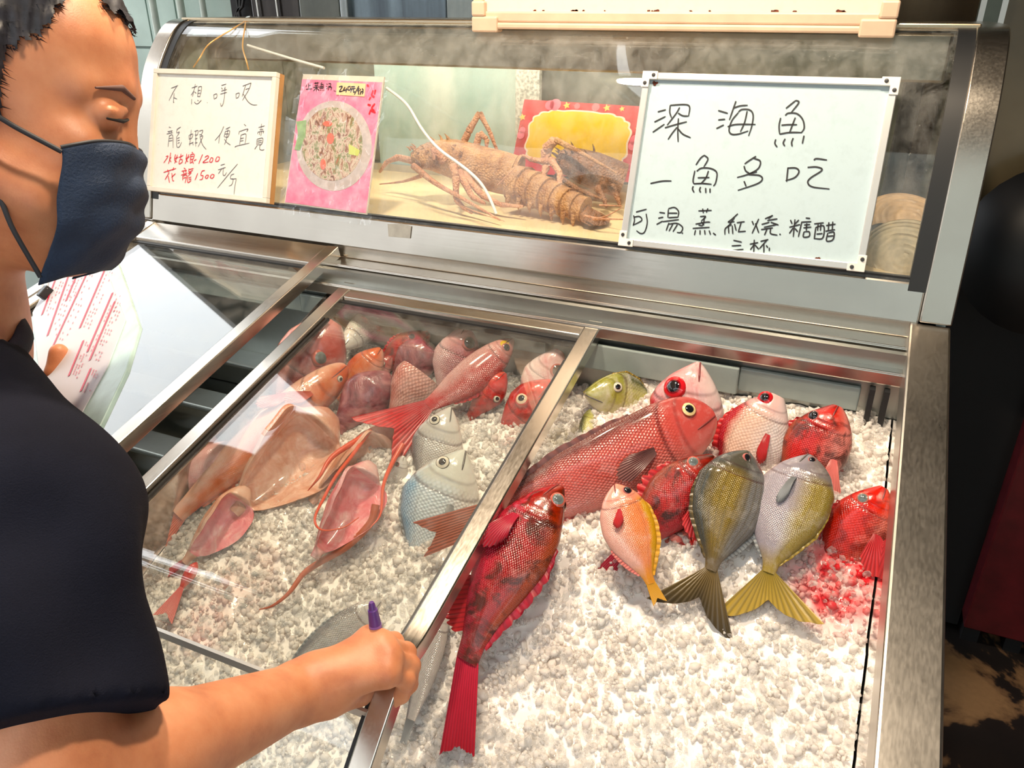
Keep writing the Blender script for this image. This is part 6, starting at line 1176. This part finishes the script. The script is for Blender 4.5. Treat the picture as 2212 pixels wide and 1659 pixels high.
# trousers and shoes below the frame
mb = MB()
for sg in (-1, 1):
    l0 = hip + [0, 0, .0]; k = hip + np.array([.02 * sg, -.09 * sg - .02, -.45]); f_ = np.array([hip[0] + .03 * sg, hip[1] - .10 * sg - .03, .07])
    P = smooth_path([hip + [0, -.05 * sg, .02], hip + [.01 * sg, -.08 * sg, -.12], k, f_], 24); mb = MB(); mb.tube(P, np.interp(np.linspace(0, 1, 24), [0, .25, .6, 1], [.115, .10, .075, .065]), 18); mb.build('trouser_leg', simple('dark_denim', (.03, .035, .05), .85), person, 80)
    mb = MB(); c = f_ * [1, 1, 0]; R_ = [[c + [x * .045 * math.cos(t_), 0, 0] for x in (1,)] for t_ in (0,)]
    G2 = []
    for s_, w_, h_ in ((-.07, .025, .05), (-.05, .038, .075), (0, .042, .08), (.08, .045, .06), (.14, .042, .045), (.18, .03, .035), (.195, .01, .02)):
        G2.append([c + np.array([s_, w_ * math.cos(t_), max(.002, h_ * .5 + h_ * .5 * math.sin(t_))]) for t_ in np.linspace(0, 2 * math.pi, 16, endpoint=False)])
    mb.grid(np.array(G2), close_v=True); b_ = len(G2); mb.f += [tuple(range(15, -1, -1)), tuple((b_ - 1) * 16 + j for j in range(16))]; mb.mi += [0, 0]; mb.build('shoe', M_BLACK, person, 60)
# ---- purple pen in the right hand
pa, pb = A(802, 1300, .750), A(826, 1440, .778); pd = unit(pb - pa)
pen = thing('purple_pen', 'purple capped marker pen held in the hand on the lid rail', 'pen', tuple(pb))
mb = MB(); mb.lathe([(0, 0), (.0022, .0005), (.0032, .003), (.0036, .008), (.0048, .009), (.0058, .024), (.0060, .026), (0, .026)], pa, pd, 20); mb.build('cap_tip', simple('purple_cap', srgb(92, 52, 130), .3), pen, 40)
mb = MB(); mb.lathe([(0, .026), (.0062, .026), (.0062, .034), (.0060, .0345), (.0060, .115), (.004, .118), (0, .118)], pa, pd, 20); mb.build('barrel', simple('violet_barrel', srgb(150, 110, 190), .3), pen, 40)

# ================================================================ menu board held in the left hand
bp0 = A(170, 700, .86); bn = unit(np.array([-.35, -.52, .80]))
def onb(x, y, off=0.): return on_plane(x, y, bp0 + bn * off, bn)
menu = thing('menu_board', 'pale green board with a pink printed menu sheet held under the chin', 'menu board', tuple(bp0))
out = [(108, 590), (170, 545), (238, 530), (262, 590), (300, 705), (272, 800), (222, 905), (175, 1000), (60, 860), (62, 700)]
mb = MB(); mb.prism([onb(x, y) for x, y in out], -bn * .005); mb.build('backing_board', simple('worn_pale_green_board', srgb(176, 206, 204), .4, var=.15, vscale=30), menu, bevel=.001)
sh = [(118, 590), (214, 545), (270, 692), (232, 790), (182, 880), (150, 945), (90, 850), (70, 675)]
mb = MB(); mb.prism([onb(x, y, .0012) for x, y in sh], -bn * .0010); mb.build('menu_sheet', simple('white_paper', srgb(206, 204, 212), .5), menu)
M_PINK = simple('pink_print', srgb(206, 30, 70), .5); M_PINK2 = simple('faint_pink_print', srgb(220, 96, 112), .5)
def strip(mb, a, b, w, off=.0018):
    p, q = onb(*a, off), onb(*b, off); d = unit(q - p); s_ = np.cross(d, bn) * w; mb.add([p - s_, q - s_, q + s_, p + s_], [(0, 1, 2, 3)])
bars = [((133, 568), (90, 680)), ((160, 560), (102, 725)), ((183, 552), (142, 650)), ((205, 552), (112, 752)), ((226, 582), (172, 708)), ((243, 632), (188, 760)), ((248, 650), (193, 778)), ((180, 735), (148, 812)), ((196, 795), (174, 845))]
mb = MB()
for a_, b_ in bars: strip(mb, a_, b_, .0017)
mb.build('price_bars', M_PINK, menu)
mb = MB(); rr_ = random.Random(3)
for a_, b_ in bars:
    for off_ in (7, 12, 17):
        n_ = 16
        for i in range(n_):
            if rr_.random() < .3: continue
            f_ = i / n_; x = a_[0] + (b_[0] - a_[0]) * f_ + off_; y = a_[1] + (b_[1] - a_[1]) * f_ + off_ * .35
            if off_ > 8 and rr_.random() < .35: continue
            strip(mb, (x, y), (x - 1.6, y + 3.6), .0008)
mb.build('small_print', M_PINK2, menu)['kind'] = 'stuff'
mb = MB(); c_ = onb(97, 632, .006); ex = unit(onb(107, 632) - onb(87, 632)); ey = np.cross(bn, ex); mb.obox(c_, ex * .006, ey * .008, bn * .005); mb.build('binder_clip', M_BLACK, menu, bevel=.001)
for dx in (-6, 5): mb = MB(); mb.tube(smooth_path([onb(97 + dx, 624, .008), onb(100 + dx, 600, .012), onb(106 + dx, 575, .010), onb(110 + dx, 560, .006)], 14), .0010, 6); mb.build('clip_wire', M_ALU, menu, 60)
